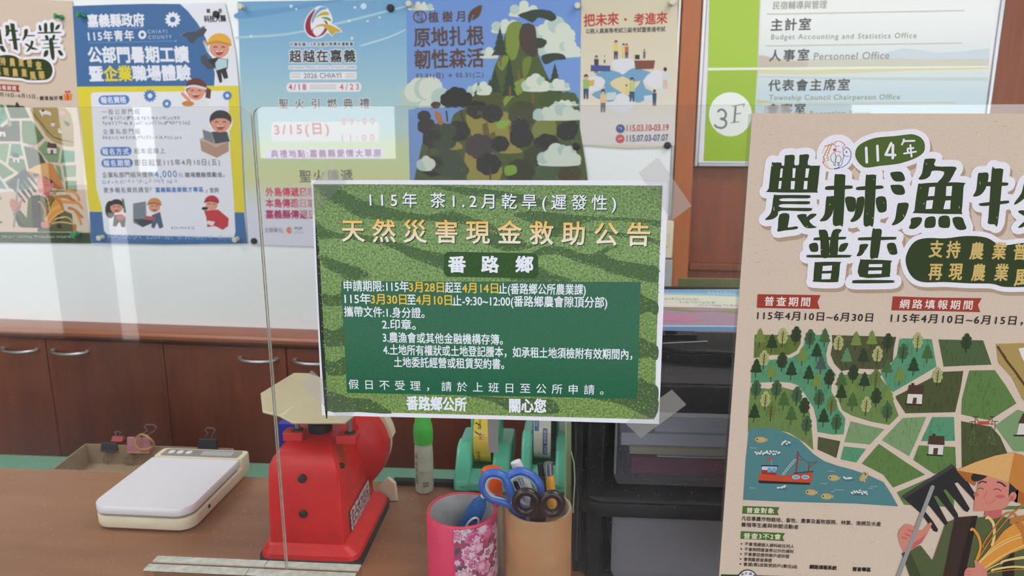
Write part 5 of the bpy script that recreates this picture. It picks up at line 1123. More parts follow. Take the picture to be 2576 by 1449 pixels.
# ---- red mechanical postal scale
sz = lambda x, y: (640+x/3.459, 1030+y/3.459)
bl, br, bb = zat(*sz(20, 1350), ZC), zat(*sz(880, 1410), ZC), zat(*sz(1245, 870), ZC)
xl, xr, y0, y1 = bl.x+.001, br.x+.004, .095, .245
t = thing('mechanical_scale', ((xl+xr)/2, (y0+y1)/2, ZC), 'old red mechanical postal scale with a cream tray, behind the screen joint', 'postal scale')
def rr(x0, x1, y0, y1, r, z, n=6):
    P2 = []
    for cx, cy, a0 in ((x1-r, y1-r, 0), (x0+r, y1-r, 90), (x0+r, y0+r, 180), (x1-r, y0+r, 270)):
        for k in range(n+1):
            a = math.radians(a0+90*k/n); P2.append(V3(cx+r*math.cos(a), cy+r*math.sin(a), z))
    return P2
def loft(rings, mb=None, mi=0, caps=True):
    mb = mb or MB(); n = len(rings[0]); k = len(mb.v)
    for r in rings: mb.v += r
    for j in range(len(rings)-1):
        for i in range(n): mb.f.append([k+j*n+i, k+j*n+(i+1) % n, k+(j+1)*n+(i+1) % n, k+(j+1)*n+i]); mb.m.append(mi)
    if caps: mb.f += [[k+i for i in range(n)][::-1], [k+(len(rings)-1)*n+i for i in range(n)]]; mb.m += [mi, mi]
    return mb
loft([rr(xl, xr, y0, y1, .014, ZC), rr(xl, xr, y0, y1, .014, ZC+.009)]).build('rubber_foot', M['rubber'], t)
bx0, bx1 = yat(*sz(125, 1165), .106).x, yat(*sz(790, 1230), .106).x
loft([rr(xl+.002, xr-.002, y0+.002, y1-.002, .013, ZC+.009), rr(xl+.003, xr-.003, y0+.003, y1-.003, .013, ZC+.014), rr(bx0-.004, bx1+.004, .103, y1-.01, .010, ZC+.022), rr(bx0, bx1, .106, y1-.012, .008, ZC+.024)]).build('base', M['red'], t)
# body: cross-section in y-z lofted across x, front leaning back into a rounded shoulder
pf = [(.106, 0), (.107, .04), (.1085, .075), (.111, .092), (.115, .101), (.122, .107), (.132, .110), (.150, .1115), (.200, .113), (.216, .109), (.225, .095), (.230, .05), (.232, 0)]
zb0 = ZC+.023; tx0, tx1 = yat(*sz(104, 430), .11).x, yat(*sz(728, 440), .11).x
rings = []
for f, ins in ((0, .006), (.012, .0025), (.05, 0), (.95, 0), (.988, .0025), (1, .006)):
    ring = []
    cyc, czc = .17, zb0+.055
    for y, z in pf:
        h = z/.113; X0, X1 = lerp(bx0, tx0, h), lerp(bx1, tx1, h)
        sh = max(0, (h-.85))/.15*.012; X0 += sh; X1 -= sh
        yy = y+(ins if y < .17 else -ins)*.9; zz = zb0+max(0, z-(ins if z > .01 else 0))
        ring.append(V3(lerp(X0, X1, f), yy, zz))
    rings.append(ring)
body = loft(rings).build('body', M['red'], t, smooth=True)
def on_front(x, y):
    p = yat(*sz(x, y), .108); return p
for x, y in ((417, 602), (430, 902)):
    p = on_front(x, y); p.y = .1065 if y > 700 else .1072
    MB().lathe(p, (0, -1, 0), [(-.004, .0048), (.0012, .0048), (.0028, .0036), (.0032, .001)], 18).build('screw', M['darkiron'], t, smooth=True)
# label plate on the right flank
A2 = []
def flank(y, z):
    h = (z-zb0)/.113; return lerp(bx1, tx1, h)+.0006
fpt = lambda x, y: on_plane(*sz(x, y), V3(bx1+.0005, 0, 0), V3(1, 0, 0))
fa, fb, fc2, fd = fpt(828, 850), fpt(838, 1052), fpt(1008, 790), fpt(998, 632)
ly0, ly1 = (fa.y+fb.y)/2, (fc2.y+fd.y)/2; lz0, lz1 = (fb.z+fc2.z)/2, (fa.z+fd.z)/2
class Flank:
    N = Vector((1, 0, 0))
    def pt(s, u, v, h=0): return V3(flank(u, v)+.0006+h, u, v)
FP = Flank(); A = Art(lambda x, y: (ly0+(ly1-ly0)*x/100, lz1-(lz1-lz0)*y/80))
A.rrect(0, 0, 100, 80, 6, rgb(60, 56, 60), 0); A.rrect(3, 3, 97, 77, 5, rgb(206, 200, 204), 1)
for y in (22, 40, 58): A.line([(4, y), (96, y)], 1.6, rgb(70, 60, 66), 2)
for y, c, n in ((19, rgb(196, 60, 66), 6), (37, rgb(60, 56, 62), 6), (55, rgb(60, 56, 62), 8), (74, rgb(180, 80, 80), 9)): A.scrib(8, y, 94, y, 13, c, n, 3)
A.emit('label_plate', M['plate'], FP, t)
for y, z in ((.122, ZC+.112), (.165, ZC+.124)):
    MB().lathe((flank(y, z)-.008, y, z), (1, 0, 0), [(0, .003), (.0085, .003), (.0095, .002)], 12).build('screw', M['darkiron'], t, smooth=True)
# dial at the back with its cream rim
dc = V3((bx0+bx1)/2+.004, .232, ZC+.086)
MB().lathe(dc, (0, 1, 0), [(-.03, .02), (-.024, .048), (-.012, .060), (.006, .0615), (.012, .060)], 40).build('dial_case', M['red'], t, smooth=True)
mb = MB(); n = 18
arc = [math.radians(8+92*i/n) for i in range(n+1)]
for a, b in zip(arc[:-1], arc[1:]):
    c0_, c1_ = [V3(math.cos(k), 0, math.sin(k)) for k in (a, b)]
    mb.hexa([dc+c0_*.061+V3(0, .004, 0), dc+c0_*.0655+V3(0, .004, 0), dc+c0_*.0655+V3(0, .022, 0), dc+c0_*.061+V3(0, .022, 0)], [dc+c1_*.061+V3(0, .004, 0), dc+c1_*.0655+V3(0, .004, 0), dc+c1_*.0655+V3(0, .022, 0), dc+c1_*.061+V3(0, .022, 0)])
mb.build('dial_rim', M['creamp'], t)
MB().lathe(dc+V3(0, .012, 0), (0, 1, 0), [(0, .0605), (.009, .0605), (.010, .058)], 40).build('dial_face', M['creamp'], t)
mb = MB(); a = V3(dc.x+.040, .246, ZC+.0005)
mb.prism([a, a+V3(.026, 0, .0), a+V3(.024, 0, .026), a+V3(.014, 0, .034), a+V3(.0, 0, .018)], (0, .006, 0)); mb.build('dial_foot', M['creamp'], t, bevel=.002)
# tray on two posts
zt2 = 1.203
ztp = zb0+.1115
for x, y in ((332, 235), (795, 262)):
    b = zat(*sz(x, y), ztp+.004); b.z = ztp
    MB().box((b.x-.0115, b.y-.001, b.z-.002), (b.x+.0115, b.y+.016, b.z+.0085)).build('rubber_pad', M['redpad'], t, bevel=.0015)
    MB().lathe(b+V3(.003, .008, .008), (0, 0, 1), [(0, .007), (.002, .006), (.003, .003)], 14).build('washer', M['darkiron'], t, smooth=True)
    MB().rod(b+V3(.003, .008, .004), V3(b.x+.003, b.y+.008, zt2), .0026).build('post', M['steel'], t, smooth=True)
MB().lathe((dc.x-.002, .165, ztp-.002), (0, 0, 1), [(0, .014), (.012, .014), (.016, .010)], 20).build('zero_knob', M['blackm'], t, smooth=True)
q = [zat(x, y, zt2) for x, y in ((657, 1010), (740, 952), (775, 945), (900, 985), (905, 1040), (868, 1068), (735, 1068), (702, 1050), (661, 1044))]
mb = MB(); up = [V3(0, 0, .016*max(0, min(1, (-.318-p.x)/.03))) for p in q]
top = [p+u*0.6+V3(0, 0, .003) for p, u in zip(q, up)]; low = [p+u*0.6 for p, u in zip(q, up)]
mb.hexa(low, top); tr = mb.build('tray', M['cream'], t, bevel=.0012)
a, b = zat(706, 1046, zt2+.003), zat(782, 993, zt2+.003)
MB().tube([a, b], .0012, flat=.5).build('tray_crease', M['creamp'], tr, smooth=True)

# ---- white digital parcel scale
p0, p1, p2 = zat(230, 1326, ZC+.003), zat(482, 1338, ZC+.003), zat(640, 1180, ZC+.004)
ux = (p1-p0).normalized(); ux.z = 0; uy = V3(-ux.y, ux.x, 0); wd = (p1-p0).length; ln = (p2-p1).dot(uy)
t = thing('digital_scale', (p0+p1)/2+uy*ln/2, 'white digital parcel scale lying on the counter at left', 'parcel scale')
t.location.z = ZC; ORG[t.name] = Vector(t.location)
def ps(u, v, z): return p0+ux*(u*wd)+uy*(v*ln)+V3(0, 0, z)
def prr(u0, u1, v0, v1, rf, rb, z, n=6):
    P2 = []; U0, U1, V0, V1 = u0*wd, u1*wd, v0*ln, v1*ln
    for cx, cy, a0, r in ((U1-rb, V1-rb, 0, rb), (U0+rb, V1-rb, 90, rb), (U0+rf, V0+rf, 180, rf), (U1-rf, V0+rf, 270, rf)):
        for k in range(n+1):
            a = math.radians(a0+90*k/n); P2.append(p0+ux*(cx+r*math.cos(a))+uy*(cy+r*math.sin(a))+V3(0, 0, z))
    return P2
loft([prr(.01, .99, .01, .99, .018, .006, 0), prr(0, 1, 0, 1, .020, .006, .004), prr(0, 1, 0, 1, .020, .006, .0145), prr(.006, .994, .004, .994, .019, .006, .0155)]).build('base', M['creamp'], t, smooth=True)
for u in (.1, .9):
    for v in (.1, .9): MB().lathe(ps(u, v, -.003), (0, 0, 1), [(0, .006), (.0032, .006)], 14).build('foot', M['gap'], t)
loft([prr(.02, .98, .02, .80, .018, .004, .0155), prr(.02, .98, .02, .80, .018, .004, .0195)]).build('gasket', M['gap'], t)
loft([prr(.003, .99, -.005, .815, .020, .003, .0195), prr(0, .993, -.008, .817, .021, .003, .0215), prr(0, .993, -.008, .817, .021, .003, .0275), prr(.008, .985, 0, .812, .019, .003, .0292)]).build('weighing_plate', M['white'], t, smooth=True)
hs = loft([prr(0, 1, .83, 1, .003, .006, .0150), prr(0, 1, .83, 1, .003, .006, .0275), prr(.005, .995, .835, .995, .003, .006, .029)]).build('display_housing', M['creamp'], t, smooth=True)
loft([prr(.06, .94, .85, .98, .003, .004, .0288), prr(.06, .94, .85, .98, .003, .004, .0294)]).build('control_panel', M['gap'], hs)
loft([prr(.50, .86, .875, .955, .002, .002, .0294), prr(.50, .86, .875, .955, .002, .002, .0298)]).build('display', M['grey'], hs)
for u in (.12, .22, .32): loft([prr(u, u+.06, .89, .945, .002, .002, .0294), prr(u, u+.06, .89, .945, .002, .002, .0301)]).build('button', M['white'], hs)
a = ps(1.0, .27, .0095); MB().rod(a-ux*.004, a+ux*.0004, .0026).build('power_socket', M['blackm'], t)

# ---- open cardboard box with binder clips, on the desk behind
zbx = zat(400, 1110, 0); d0 = ray(215, 1115)
kb = (1.02*1 - CAM.y)
ybk = yd1-.03
cb = yat(215, 1116, ybk); cbr = yat(587, 1109, ybk)
fl2 = zat(128, 1182, cb.z)
t = thing('open_box', V3((cb.x+cbr.x)/2, (ybk+fl2.y)/2, ZD), 'shallow open cardboard box with binder clips on its rim, behind the white scale', 'box')
th = .003
def wallq(a, b, name):
    d = (b-a); d.z = 0; d.normalize(); n = V3(-d.y, d.x, 0)*th
    MB().hexa([V3(a.x, a.y, ZD), V3(b.x, b.y, ZD), V3(b.x, b.y, ZD)+n, V3(a.x, a.y, ZD)+n], [V3(a.x, a.y, cb.z), V3(b.x, b.y, cb.z), V3(b.x, b.y, cb.z)+n, V3(a.x, a.y, cb.z)+n]).build(name, M['card'], t)
fr2 = cbr+(fl2-cb); fr2.x = cbr.x+.02
wallq(V3(cbr.x, ybk, 0), V3(cb.x, ybk, 0), 'rear_wall'); wallq(V3(cb.x, ybk, 0), V3(fl2.x, fl2.y, 0), 'side_wall'); wallq(V3(fr2.x, fl2.y, 0), V3(cbr.x, ybk, 0), 'side_wall'); wallq(V3(fl2.x, fl2.y, 0), V3(fr2.x, fl2.y, 0), 'front_wall')
MB().hexa([V3(cb.x, ybk, ZD), V3(cbr.x, ybk, ZD), V3(fr2.x, fl2.y, ZD), V3(fl2.x, fl2.y, ZD)], [V3(cb.x, ybk, ZD+.002), V3(cbr.x, ybk, ZD+.002), V3(fr2.x, fl2.y, ZD+.002), V3(fl2.x, fl2.y, ZD+.002)]).build('bottom', M['card'], t)
cz = lambda x, y: yat(x/3.09, 980+y/3.09, ybk-.006)
def clip(x0, x1, yt, yb3, mat, label, wire_up=None, wire_dn=None, back=0):
    a, b = cz(x0, yt), cz(x1, yb3); w2 = b.x-a.x; yy = ybk-.004+back
    t = thing('binder_clip', V3((a.x+b.x)/2, yy, b.z), label, 'binder clip', 'binder clips on the box rim')
    mb = MB(); h = a.z-b.z
    mb.hexa([V3(a.x, yy-.007, b.z), V3(b.x, yy-.007, b.z), V3(b.x, yy+.006, b.z), V3(a.x, yy+.006, b.z)], [V3(a.x+.001, yy-.003, a.z), V3(b.x-.001, yy-.003, a.z), V3(b.x-.001, yy+.002, a.z), V3(a.x+.001, yy+.002, a.z)])
    mb.rod(V3(a.x, yy-.008, b.z), V3(b.x, yy-.008, b.z), .0016, 10)
    mb.build('spring_body', M[mat], t, bevel=.001)
    m = (a.x+b.x)/2
    for wv, s in ((wire_up, 1), (wire_dn, -1)):
        if not wv: continue
        e = cz(wv[0], wv[1]); bz = a.z if s > 0 else b.z; hw2 = w2*.16
        pts = [V3(m-hw2, yy-.003, bz), V3(e.x-hw2*.9, yy-.004, lerp(bz, e.z, .55)), V3(e.x-hw2*1.7, yy-.004, lerp(bz, e.z, .85)), V3(e.x-hw2, yy-.004, e.z), V3(e.x+hw2, yy-.004, e.z), V3(e.x+hw2*1.7, yy-.004, lerp(bz, e.z, .85)), V3(e.x+hw2*.9, yy-.004, lerp(bz, e.z, .55)), V3(m+hw2, yy-.003, bz)]
        MB().tube(pts, .0011, n=6).build('wire_handle', M['steel'], t, smooth=True)
    return t
clip(785, 915, 415, 472, 'blackclip', 'black binder clip at the left of the box rim', None, (840, 560))
clip(850, 940, 378, 408, 'redclip', 'small red binder clip behind the black one at the left of the box rim', (897, 338), None, .010)
clip(985, 1172, 372, 486, 'pinkclip', 'large pink binder clip at the middle of the box rim', (1170, 270), (1010, 580))
clip(1540, 1690, 385, 460, 'blackclip', 'black binder clip at the right of the box rim', (1635, 296), None)
a = cz(1075, 380); b = cz(1215, 385); m = (a+b)/2
o = MB().tube([V3(lerp(a.x, b.x, .5-.5*math.cos(q)), m.y-.012+.004*math.sin(2*q), m.z+.018*math.sin(q)*1.0-.003) for q in [2*PI*i/30 for i in range(30)]], .0025, True, 8).build('rubber_band', M['band'], smooth=True)
tag(o, 'tan rubber band looped around the large pink binder clip', 'rubber band')
# small blue carton behind the red scale, black tray on the desk
a, b = yat(713, 1104, .62), yat(746, 1056, .62)
o = MB().box((a.x, .60, ZD), (b.x+.01, .64, b.z)).build('blue_carton', M['bluebox'], bevel=.001); tag(o, 'small deep blue carton just behind the red postal scale tray', 'carton')
a, b = zat(1000, 1212, ZC), zat(1150, 1190, ZC+.006)
o = MB().box((a.x-.004, yb-.012, ZC), (.03, yb+.0, ZC+.007)).build('edge_strip', M['blackm'], bevel=.001); tag(o, 'black strip lying along the far edge of the counter near the glue bottle', 'strip')

# ---- glue bottle
g = zat(1064, 1246, ZC); g = V3(g.x, g.y+.0125, ZC)
zc1, zc2 = yat(1064, 1112, g.y).z, yat(1064, 1030, g.y).z
t = thing('glue_bottle', g, 'slim translucent glue bottle with a bright green cap', 'glue bottle')
hb = zc1-ZC
MB().lathe(g, (0, 0, 1), [(0, .0095), (.002, .0118), (.008, .0124), (hb*.75, .0124), (hb*.92, .0120), (hb, .0108)], 28).build('bottle', M['bottle'], t, smooth=True)
MB().lathe(g+V3(0, 0, .002), (0, 0, 1), [(0, .008), (.003, .0108), (hb*.45, .0112)], 24).build('glue', simple('pale_glue', (206, 206, 178), .4), t, smooth=True)
MB().lathe(g+V3(0, 0, hb), (0, 0, 1), [(0, .0126), (.016, .0130), ((zc2-zc1)*.55, .0122), ((zc2-zc1)*.62, .0108), (zc2-zc1, .0100)], 28).build('cap', M['greencap'], t, smooth=True)
class Cyl:
    """print wrapped round an upright can: u is the angle from the viewer, v the height"""
    def __init__(s, c, r): s.c, s.r = c, r; s.N = Vector((0, -1, 0))
    def pt(s, u, v, h=0): return s.c+V3((s.r+h)*math.sin(u), -(s.r+h)*math.cos(u), v)
A = Art(lambda x, y: (x, y)); gp = rgb(96, 150, 104)
for k, (y, h) in enumerate(((hb*.72, .010), (hb*.58, .008), (hb*.45, .010), (hb*.33, .008), (hb*.21, .010))):
    for j in range(4): A.raw([(-.95+.11*j, y), (-.88+.11*j, y), (-.88+.11*j, y+h*(.6+.1*(j % 3))), (-.95+.11*j, y+h*.8)], [(0, 1, 2, 3)], gp, 1)
for i in range(2):
    for j in range(7): A.raw([(.05+.09*j, .012+.004*i), (.11+.09*j, .012+.004*i), (.11+.09*j, .0145+.004*i), (.05+.09*j, .0145+.004*i)], [(0, 1, 2, 3)], rgb(70, 76, 70), 1)
A.emit('label_print', M['plate'], Cyl(g, .0127), t)

# ---- two teal tape dispensers
def dispenser(xa, xb, yf, label, tcol, slot, tall, roll_art, zs=1.0):
    w2 = xb-xa; xm = (xa+xb)/2
    t = thing('tape_dispenser', (xm, yf+.06, ZC), label, 'tape dispenser', 'teal tape dispensers')
    s0, s1 = slot
    prof = [(y, z*zs) for y, z in ((0, 0), (0, .014), (.004, .020), (.014, .026), (.024, .036), (.032, .047), (.042, .051), (.062, .051), (.070, .046), (.120, .042), (.135, .034), (.138, 0))]
    def cheek(x0, x1, pr, name, bev=.004):
        mb = MB(); mb.hexa([V3(x0, yf+y, ZC+z) for y, z in pr], [V3(x1, yf+y, ZC+z) for y, z in pr]); return mb.build(name, M['teal'], t, bevel=bev, seg=3)
    cheek(xa, s0, prof, 'cheek'); cheek(s1, xb, prof, 'cheek')
    cheek(s0-.001, s1+.001, [(y, z*zs) for y, z in ((.002, .001), (.002, .012), (.006, .018), (.014, .022), (.024, .024), (.030, .016), (.120, .016), (.133, .030), (.136, .001))], 'base', .001)
    mb = MB(); n = 24
    P2 = [V3(xm+w2*.40*math.cos(2*PI*i/n), yf-.0004, ZC+.0078*zs+.0048*math.sin(2*PI*i/n)) for i in range(n)]
    mb.prism(P2, (0, .003, 0)); mb.build('finger_recess', M['teal_shade'], t, bevel=.001)
    tw0, tw1 = xm-w2*.28, xm+w2*.28
    mb = MB(); pr = [(.060, .035), (.060, tall-.004), (.066, tall), (.096, tall), (.104, tall-.01), (.112, .035)]
    mb.hexa([V3(tw0, yf+y, ZC+z) for y, z in pr], [V3(s0-.0005, yf+y, ZC+z) for y, z in pr]); mb.build('tower_cheek', M['teal'], t, bevel=.003)
    mb = MB(); mb.hexa([V3(s1+.0005, yf+y, ZC+z) for y, z in pr], [V3(tw1, yf+y, ZC+z) for y, z in pr]); mb.build('tower_cheek', M['teal'], t, bevel=.003)
    mb = MB(); mb.box((s0-.001, yf+.094, ZC+.02), (s1+.001, yf+.110, ZC+tall)); mb.build('tower_back', M['teal'], t, bevel=.002)
    rw0, rw1 = s0+.0015, s0+.0015+min(.0235, s1-s0-.003)
    c = V3(rw0, yf+.064, ZC+.058*(.6+.4*zs)); rr2 = .039
    r = MB().lathe(c, (1, 0, 0), [(0, .013), (0, rr2), (rw1-rw0, rr2), (rw1-rw0, .013), (0, .013)], 44, cap=(0, 0)).build('tape_roll', M[tcol] if tcol in M else tcol, t, smooth=True)
    MB().lathe(V3(s0+.0005, c.y, c.z), (1, 0, 0), [(0, .0125), (s1-s0-.001, .0125)], 24).build('hub', M['blackm'], t)
    class RollP:
        N = Vector((0, -1, 0))
        def pt(s, u, v, h=0): return V3(rw0+(rw1-rw0)*u, c.y-(rr2+.0003+h)*math.cos(v), c.z+(rr2+.0003+h)*math.sin(v))
    A = Art(lambda x, y: (x, y)); roll_art(A); A.emit('roll_print', M['plate'], RollP(), r)
    return t
def band(A, u0, u1, v0, v1, col, lay, n=14):
    for i in range(n):
        a, b = lerp(v0, v1, i/n), lerp(v0, v1, (i+1)/n); A.raw([(u0, a), (u1, a), (u1, b), (u0, b)], [(0, 1, 2, 3)], col, lay)
def rtext(A, s, u, v0, v1, w, col, lay=3, bold=.05):
    """lettering that runs down the face of the roll"""
    v, f, ed = glyphs(s, 1.0); xs = [p[0] for p in v]; k = (v1-v0)/(max(xs)-min(xs)); x0 = min(xs)
    q = [(u+y*w, v0+(x-x0)*k) for x, y in v]
    A.raw(q, f, col, lay)
yel = simple('yellow_tape_wrap', (226, 200, 70), .4)
def art1(A):
    band(A, .0, 1, -1.3, 1.5, rgb(226, 202, 76), 1)
    rtext(A, 'Scotch', .38, -.25, -.75, -.34, rgb(60, 56, 40)); rtext(A, 'Scotch', .42, .98, .55, -.3, rgb(60, 56, 40)); rtext(A, '3M', .62, .40, .20, -.4, rgb(196, 60, 44)); rtext(A, '3M', .70, -.80, -1.0, -.4, rgb(196, 60, 44))
    for v in (.62, -.9): A.stroke([(.1, v+.16), (.1, v-.16), (.42, v-.28), (.42, v+.04), (.1, v+.16)], .05, rgb(70, 66, 50), 2, False, False)
def art2(A):
    band(A, 0, 1, -1.3, 1.5, rgb(214, 212, 206), 1); BL3 = rgb(56, 86, 156)
    band(A, .54, .80, -.62, .45, BL3, 2); rtext(A, '透明膠帶', .60, .40, -.08, .18, rgb(220, 222, 230)); rtext(A, 'TAPE', .62, -.15, -.55, .2, rgb(220, 222, 230))
    band(A, .05, .30, .35, 1.0, BL3, 2); rtext(A, '膠帶', .10, .92, .5, .18, rgb(220, 222, 230))
    A.stroke([(.3, -.5), (.62, -.75), (.55, -1.05), (.28, -.9), (.3, -.5)], .03, rgb(140, 146, 170), 2, False, False)
yf = zat(1210, 1240, ZC).y
x_a, x_b = yat(1140, 1200, yf).x, yat(1281, 1200, yf).x
s_0, s_1 = yat(1189, 1140, yf+.03).x, yat(1240, 1140, yf+.03).x
dispenser(x_a, x_b, yf, 'teal tape dispenser with a yellow wrapped tape roll, left of the pair', yel, (s_0, s_1), .100, art1)
x_a, x_b = yat(1308, 1180, yf).x, yat(1432, 1180, yf).x
s_0, s_1 = yat(1339, 1140, yf+.03).x, yat(1398, 1140, yf+.03).x
dispenser(x_a, x_b, yf+.004, 'teal tape dispenser with a white wrapped tape roll, right of the pair', M['paper'], (s_0, s_1), .110, art2, 1.28)

# ---- pen cups
def cup(cx, cy, r, zr, mats, label, rim):
    t = thing('pen_cup', (cx, cy, ZC), label, 'pen cup', 'pen cups')
    h = zr-ZC; c = V3(cx, cy, ZC); mb = MB()
    mb.lathe(c, (0, 0, 1), [(0, r), (h-.0012, r), (h, r-.0008)], 56, 0, (1, 0)); mb.lathe(c, (0, 0, 1), [(h, r-.0008), (h, r-.0028), (h-.001, r-.0034)], 56, 2, (0, 0)); mb.lathe(c, (0, 0, 1), [(.003, r-.0034), (h-.001, r-.0034)], 56, 1, (1, 0))
    mb.build('cup_wall', mats, t, smooth=True); return t, c, h
pinkm = simple('pink_paper_wrap', (220, 58, 98), .45, var=.05)
pm = (yat(1075, 1283, .06)+yat(1250, 1275, .06))/2; pr = (yat(1250, 1275, .06)-yat(1075, 1283, .06)).length/2
tpink, cp, hp = cup(pm.x, .06, pr, yat(1163, 1280, .06).z, [pinkm, M['tubein'], simple('pink_rim', (190, 50, 70), .5)], 'pink pen cup with a strip of flowered paper', 'redpad')
random.seed(11)
A = Art(lambda x, y: (x, y)); TH0, TH1 = -.08, 1.62
for i in range(14):
    a, b = lerp(TH0, TH1, i/14), lerp(TH0, TH1, (i+1)/14); A.raw([(a, .001), (b, .001), (b, hp-.0015), (a, hp-.0015)], [(0, 1, 2, 3)], rgb(172, 78, 112), 1)
fc = [rgb(212, 120, 160), rgb(226, 190, 206), rgb(196, 80, 132), rgb(222, 160, 186), rgb(216, 206, 214)]
def petal(u, v, a, L, w, col, lay):
    ca, sa = math.cos(a), math.sin(a); P2 = []
    for k in range(9):
        s = k/8; P2.append((L*s, w*math.sin(PI*s)**.8))
    for k in range(8, -1, -1):
        s = k/8; P2.append((L*s, -w*math.sin(PI*s)**.8))
    A.raw([(min(TH1, max(TH0, u+(x*ca-y*sa)/pr)), min(hp-.0015, max(.001, v+x*sa+y*ca))) for x, y in P2[:-1]], [tuple(range(len(P2)-1))], col, lay)
for i in range(26):
    u, v = random.uniform(TH0, TH1), random.uniform(.003, hp-.003); petal(u, v, random.uniform(0, 6), .009, .0022, rgb(84, 92, 78), 2)
for i in range(50):
    u, v = random.uniform(TH0+.05, TH1-.05), random.uniform(.006, hp-.005); n = random.choice((5, 6, 9)); L = random.uniform(.0055, .0095); c1, c2 = random.sample(fc, 2); lay = 3+i*.12
    for k in range(n): petal(u, v, 2*PI*k/n+i, L, L*(.36 if n < 8 else .2), c1, lay); petal(u, v, 2*PI*k/n+i, L*.6, L*.2, c2, lay+.05)
    A.disc((u, v), .0011, rgb(150, 50, 90), lay+.1, 8)
A.emit('flowered_paper', M['plate'], Cyl(cp, pr+.0002), tpink)
bm2 = (yat(1272, 1280, .06)+yat(1439, 1272, .06))/2; brr = (yat(1439, 1272, .06)-yat(1272, 1280, .06)).length/2
tb, cbn, hbn = cup(bm2.x, .06, brr, yat(1355, 1272, .06).z, [M['tube'], M['tubein'], M['card']], 'brown cardboard tube pen cup holding scissors', 'card')
# ---- pens and scissors, each standing in its cup
c3 = lambda x, y, Y: yat(1000+x/3.378, 1020+y/3.378, Y)
def pen(name, label, cat, a, b, parts, group=None):
    """parts: (name, from, to, radius0, radius1, material); 0 is the top end a"""
    t = thing(name, b, label, cat, group); d = b-a
    for nm, f0, f1, r0, r1, m in parts: MB().rod(a+d*f0, a+d*f1, r0, 18, 0, r1).build(nm, M[m], t, bevel=.0006)
    return t, d
a = c3(738, 760, .055); b = V3(cp.x+.004, .062, ZC+.008); a2 = c3(590, 1030, .075)
d = (a2-a).normalized()
t = thing('correction_pen', a+d*.085, 'translucent blue correction pen leaning in the pink cup', 'correction pen')
MB().lathe(a, d, [(0, .002), (.004, .0040), (.010, .0056), (.016, .0078), (.03, .0092), (.066, .0096), (.072, .008)], 24).build('barrel', M['bluetr'], t, smooth=True)
MB().lathe(a, d, [(-.002, .0016), (.003, .0034), (.008, .0042)], 18).build('tip_cap', M['liner'], t, smooth=True)
n = d.cross(V3(1, 0, .3)).normalized(); n = n if n.y < 0 else -n; sd = d.cross(n)
pts = [a+d*(.040+.014*math.cos(q))+sd*(.0052*math.sin(q))+n*.0092 for q in [2*PI*i/20 for i in range(20)]]
MB().tube(pts, .0012, True, 8).build('grip_ring', M['white'], t, smooth=True)
MB().prism([p-n*.0012 for p in [a+d*(.042+.010*math.cos(q))+sd*(.004*math.sin(q))+n*.0096 for q in [2*PI*i/16 for i in range(16)]]], n*.0014).build('slider', M['blueh'], t, bevel=.0004)
# glue stick with orange cap between the cups
gx = yat(1237, 1200, .105); zc2 = yat(1237, 1178, .105).z; zc1 = yat(1237, 1262, .105).z; gr = (yat(1265, 1200, .105)-yat(1210, 1200, .105)).length/2
t = thing('glue_stick', (gx.x, .105, ZC), 'orange capped glue stick standing behind the pen cups', 'glue stick')
c = V3(gx.x, .105, ZC)
MB().lathe(c, (0, 0, 1), [(0, gr*.9), (.003, gr*.97), (zc1-ZC, gr*.95)], 28).build('barrel', M['bottle'], t, smooth=True)
MB().lathe(c+V3(0, 0, zc1-ZC), (0, 0, 1), [(0, gr), (zc2-zc1-.004, gr*.97), (zc2-zc1-.001, gr*.85), (zc2-zc1, gr*.6)], 28).build('cap', M['orange'], t, smooth=True)
def ins(base, r, ang, rad, z): return V3(base.x+rad*math.cos(ang), base.y+rad*math.sin(ang), z)
a = c3(1000, 470, .075); b0 = c3(1120, 760, .068); d = (b0-a).normalized(); L = .105
t = thing('marker', a+d*L, 'white marker pen leaning in the brown cup', 'marker pen', 'pens in the brown cup')
MB().lathe(a, d, [(0, .0048), (.001, .0056), (.030, .0058), (.032, .0052)], 24).build('cap', M['white'], t, smooth=True); MB().lathe(a+d*.032, d, [(0, .0056), (L-.032, .0056)], 24).build('barrel', M['white'], t, smooth=True)
class Pen2:
    def __init__(s, a, d, r):
        s.a, s.d, s.r = a, d, r; s.N = V3(0, -1, 0); s.n = (s.N-d*d.dot(s.N)).normalized(); s.s = d.cross(s.n)
    def pt(s, u, v, h=0): return s.a+s.d*v+(s.n*math.cos(u)+s.s*math.sin(u))*(s.r+h)
A = Art(lambda x, y: (x, y))
for k in range(7): A.raw([(-.2+.0*k, .008+.0024*k), (.55, .008+.0024*k), (.55, .0093+.0024*k), (-.2, .0093+.0024*k)], [(0, 1, 2, 3)], rgb(60, 60, 60), 1)
A.emit('barrel_print', M['plate'], Pen2(a, d, .0059), t)
a = c3(1212, 492, .080); b0 = c3(1252, 800, .076); d = (b0-a).normalized(); L = .105
t = thing('ballpoint_pen', a+d*L, 'black ballpoint pen with a brown barrel in the brown cup', 'pen', 'pens in the brown cup')
MB().lathe(a, d, [(0, .0030), (.013, .0034), (.014, .0050), (.034, .0054)], 18).build('cap', M['blackm'], t, smooth=True); MB().lathe(a+d*.034, d, [(0, .0046), (L-.034, .0046)], 18).build('barrel', M['card'], t, smooth=True)
a = c3(1283, 486, .077); b0 = c3(1315, 880, .074); d = (b0-a).normalized(); L = .108
t = thing('mechanical_pencil', a+d*L, 'yellow mechanical pencil with a metal clip in the brown cup', 'pencil', 'pens in the brown cup')
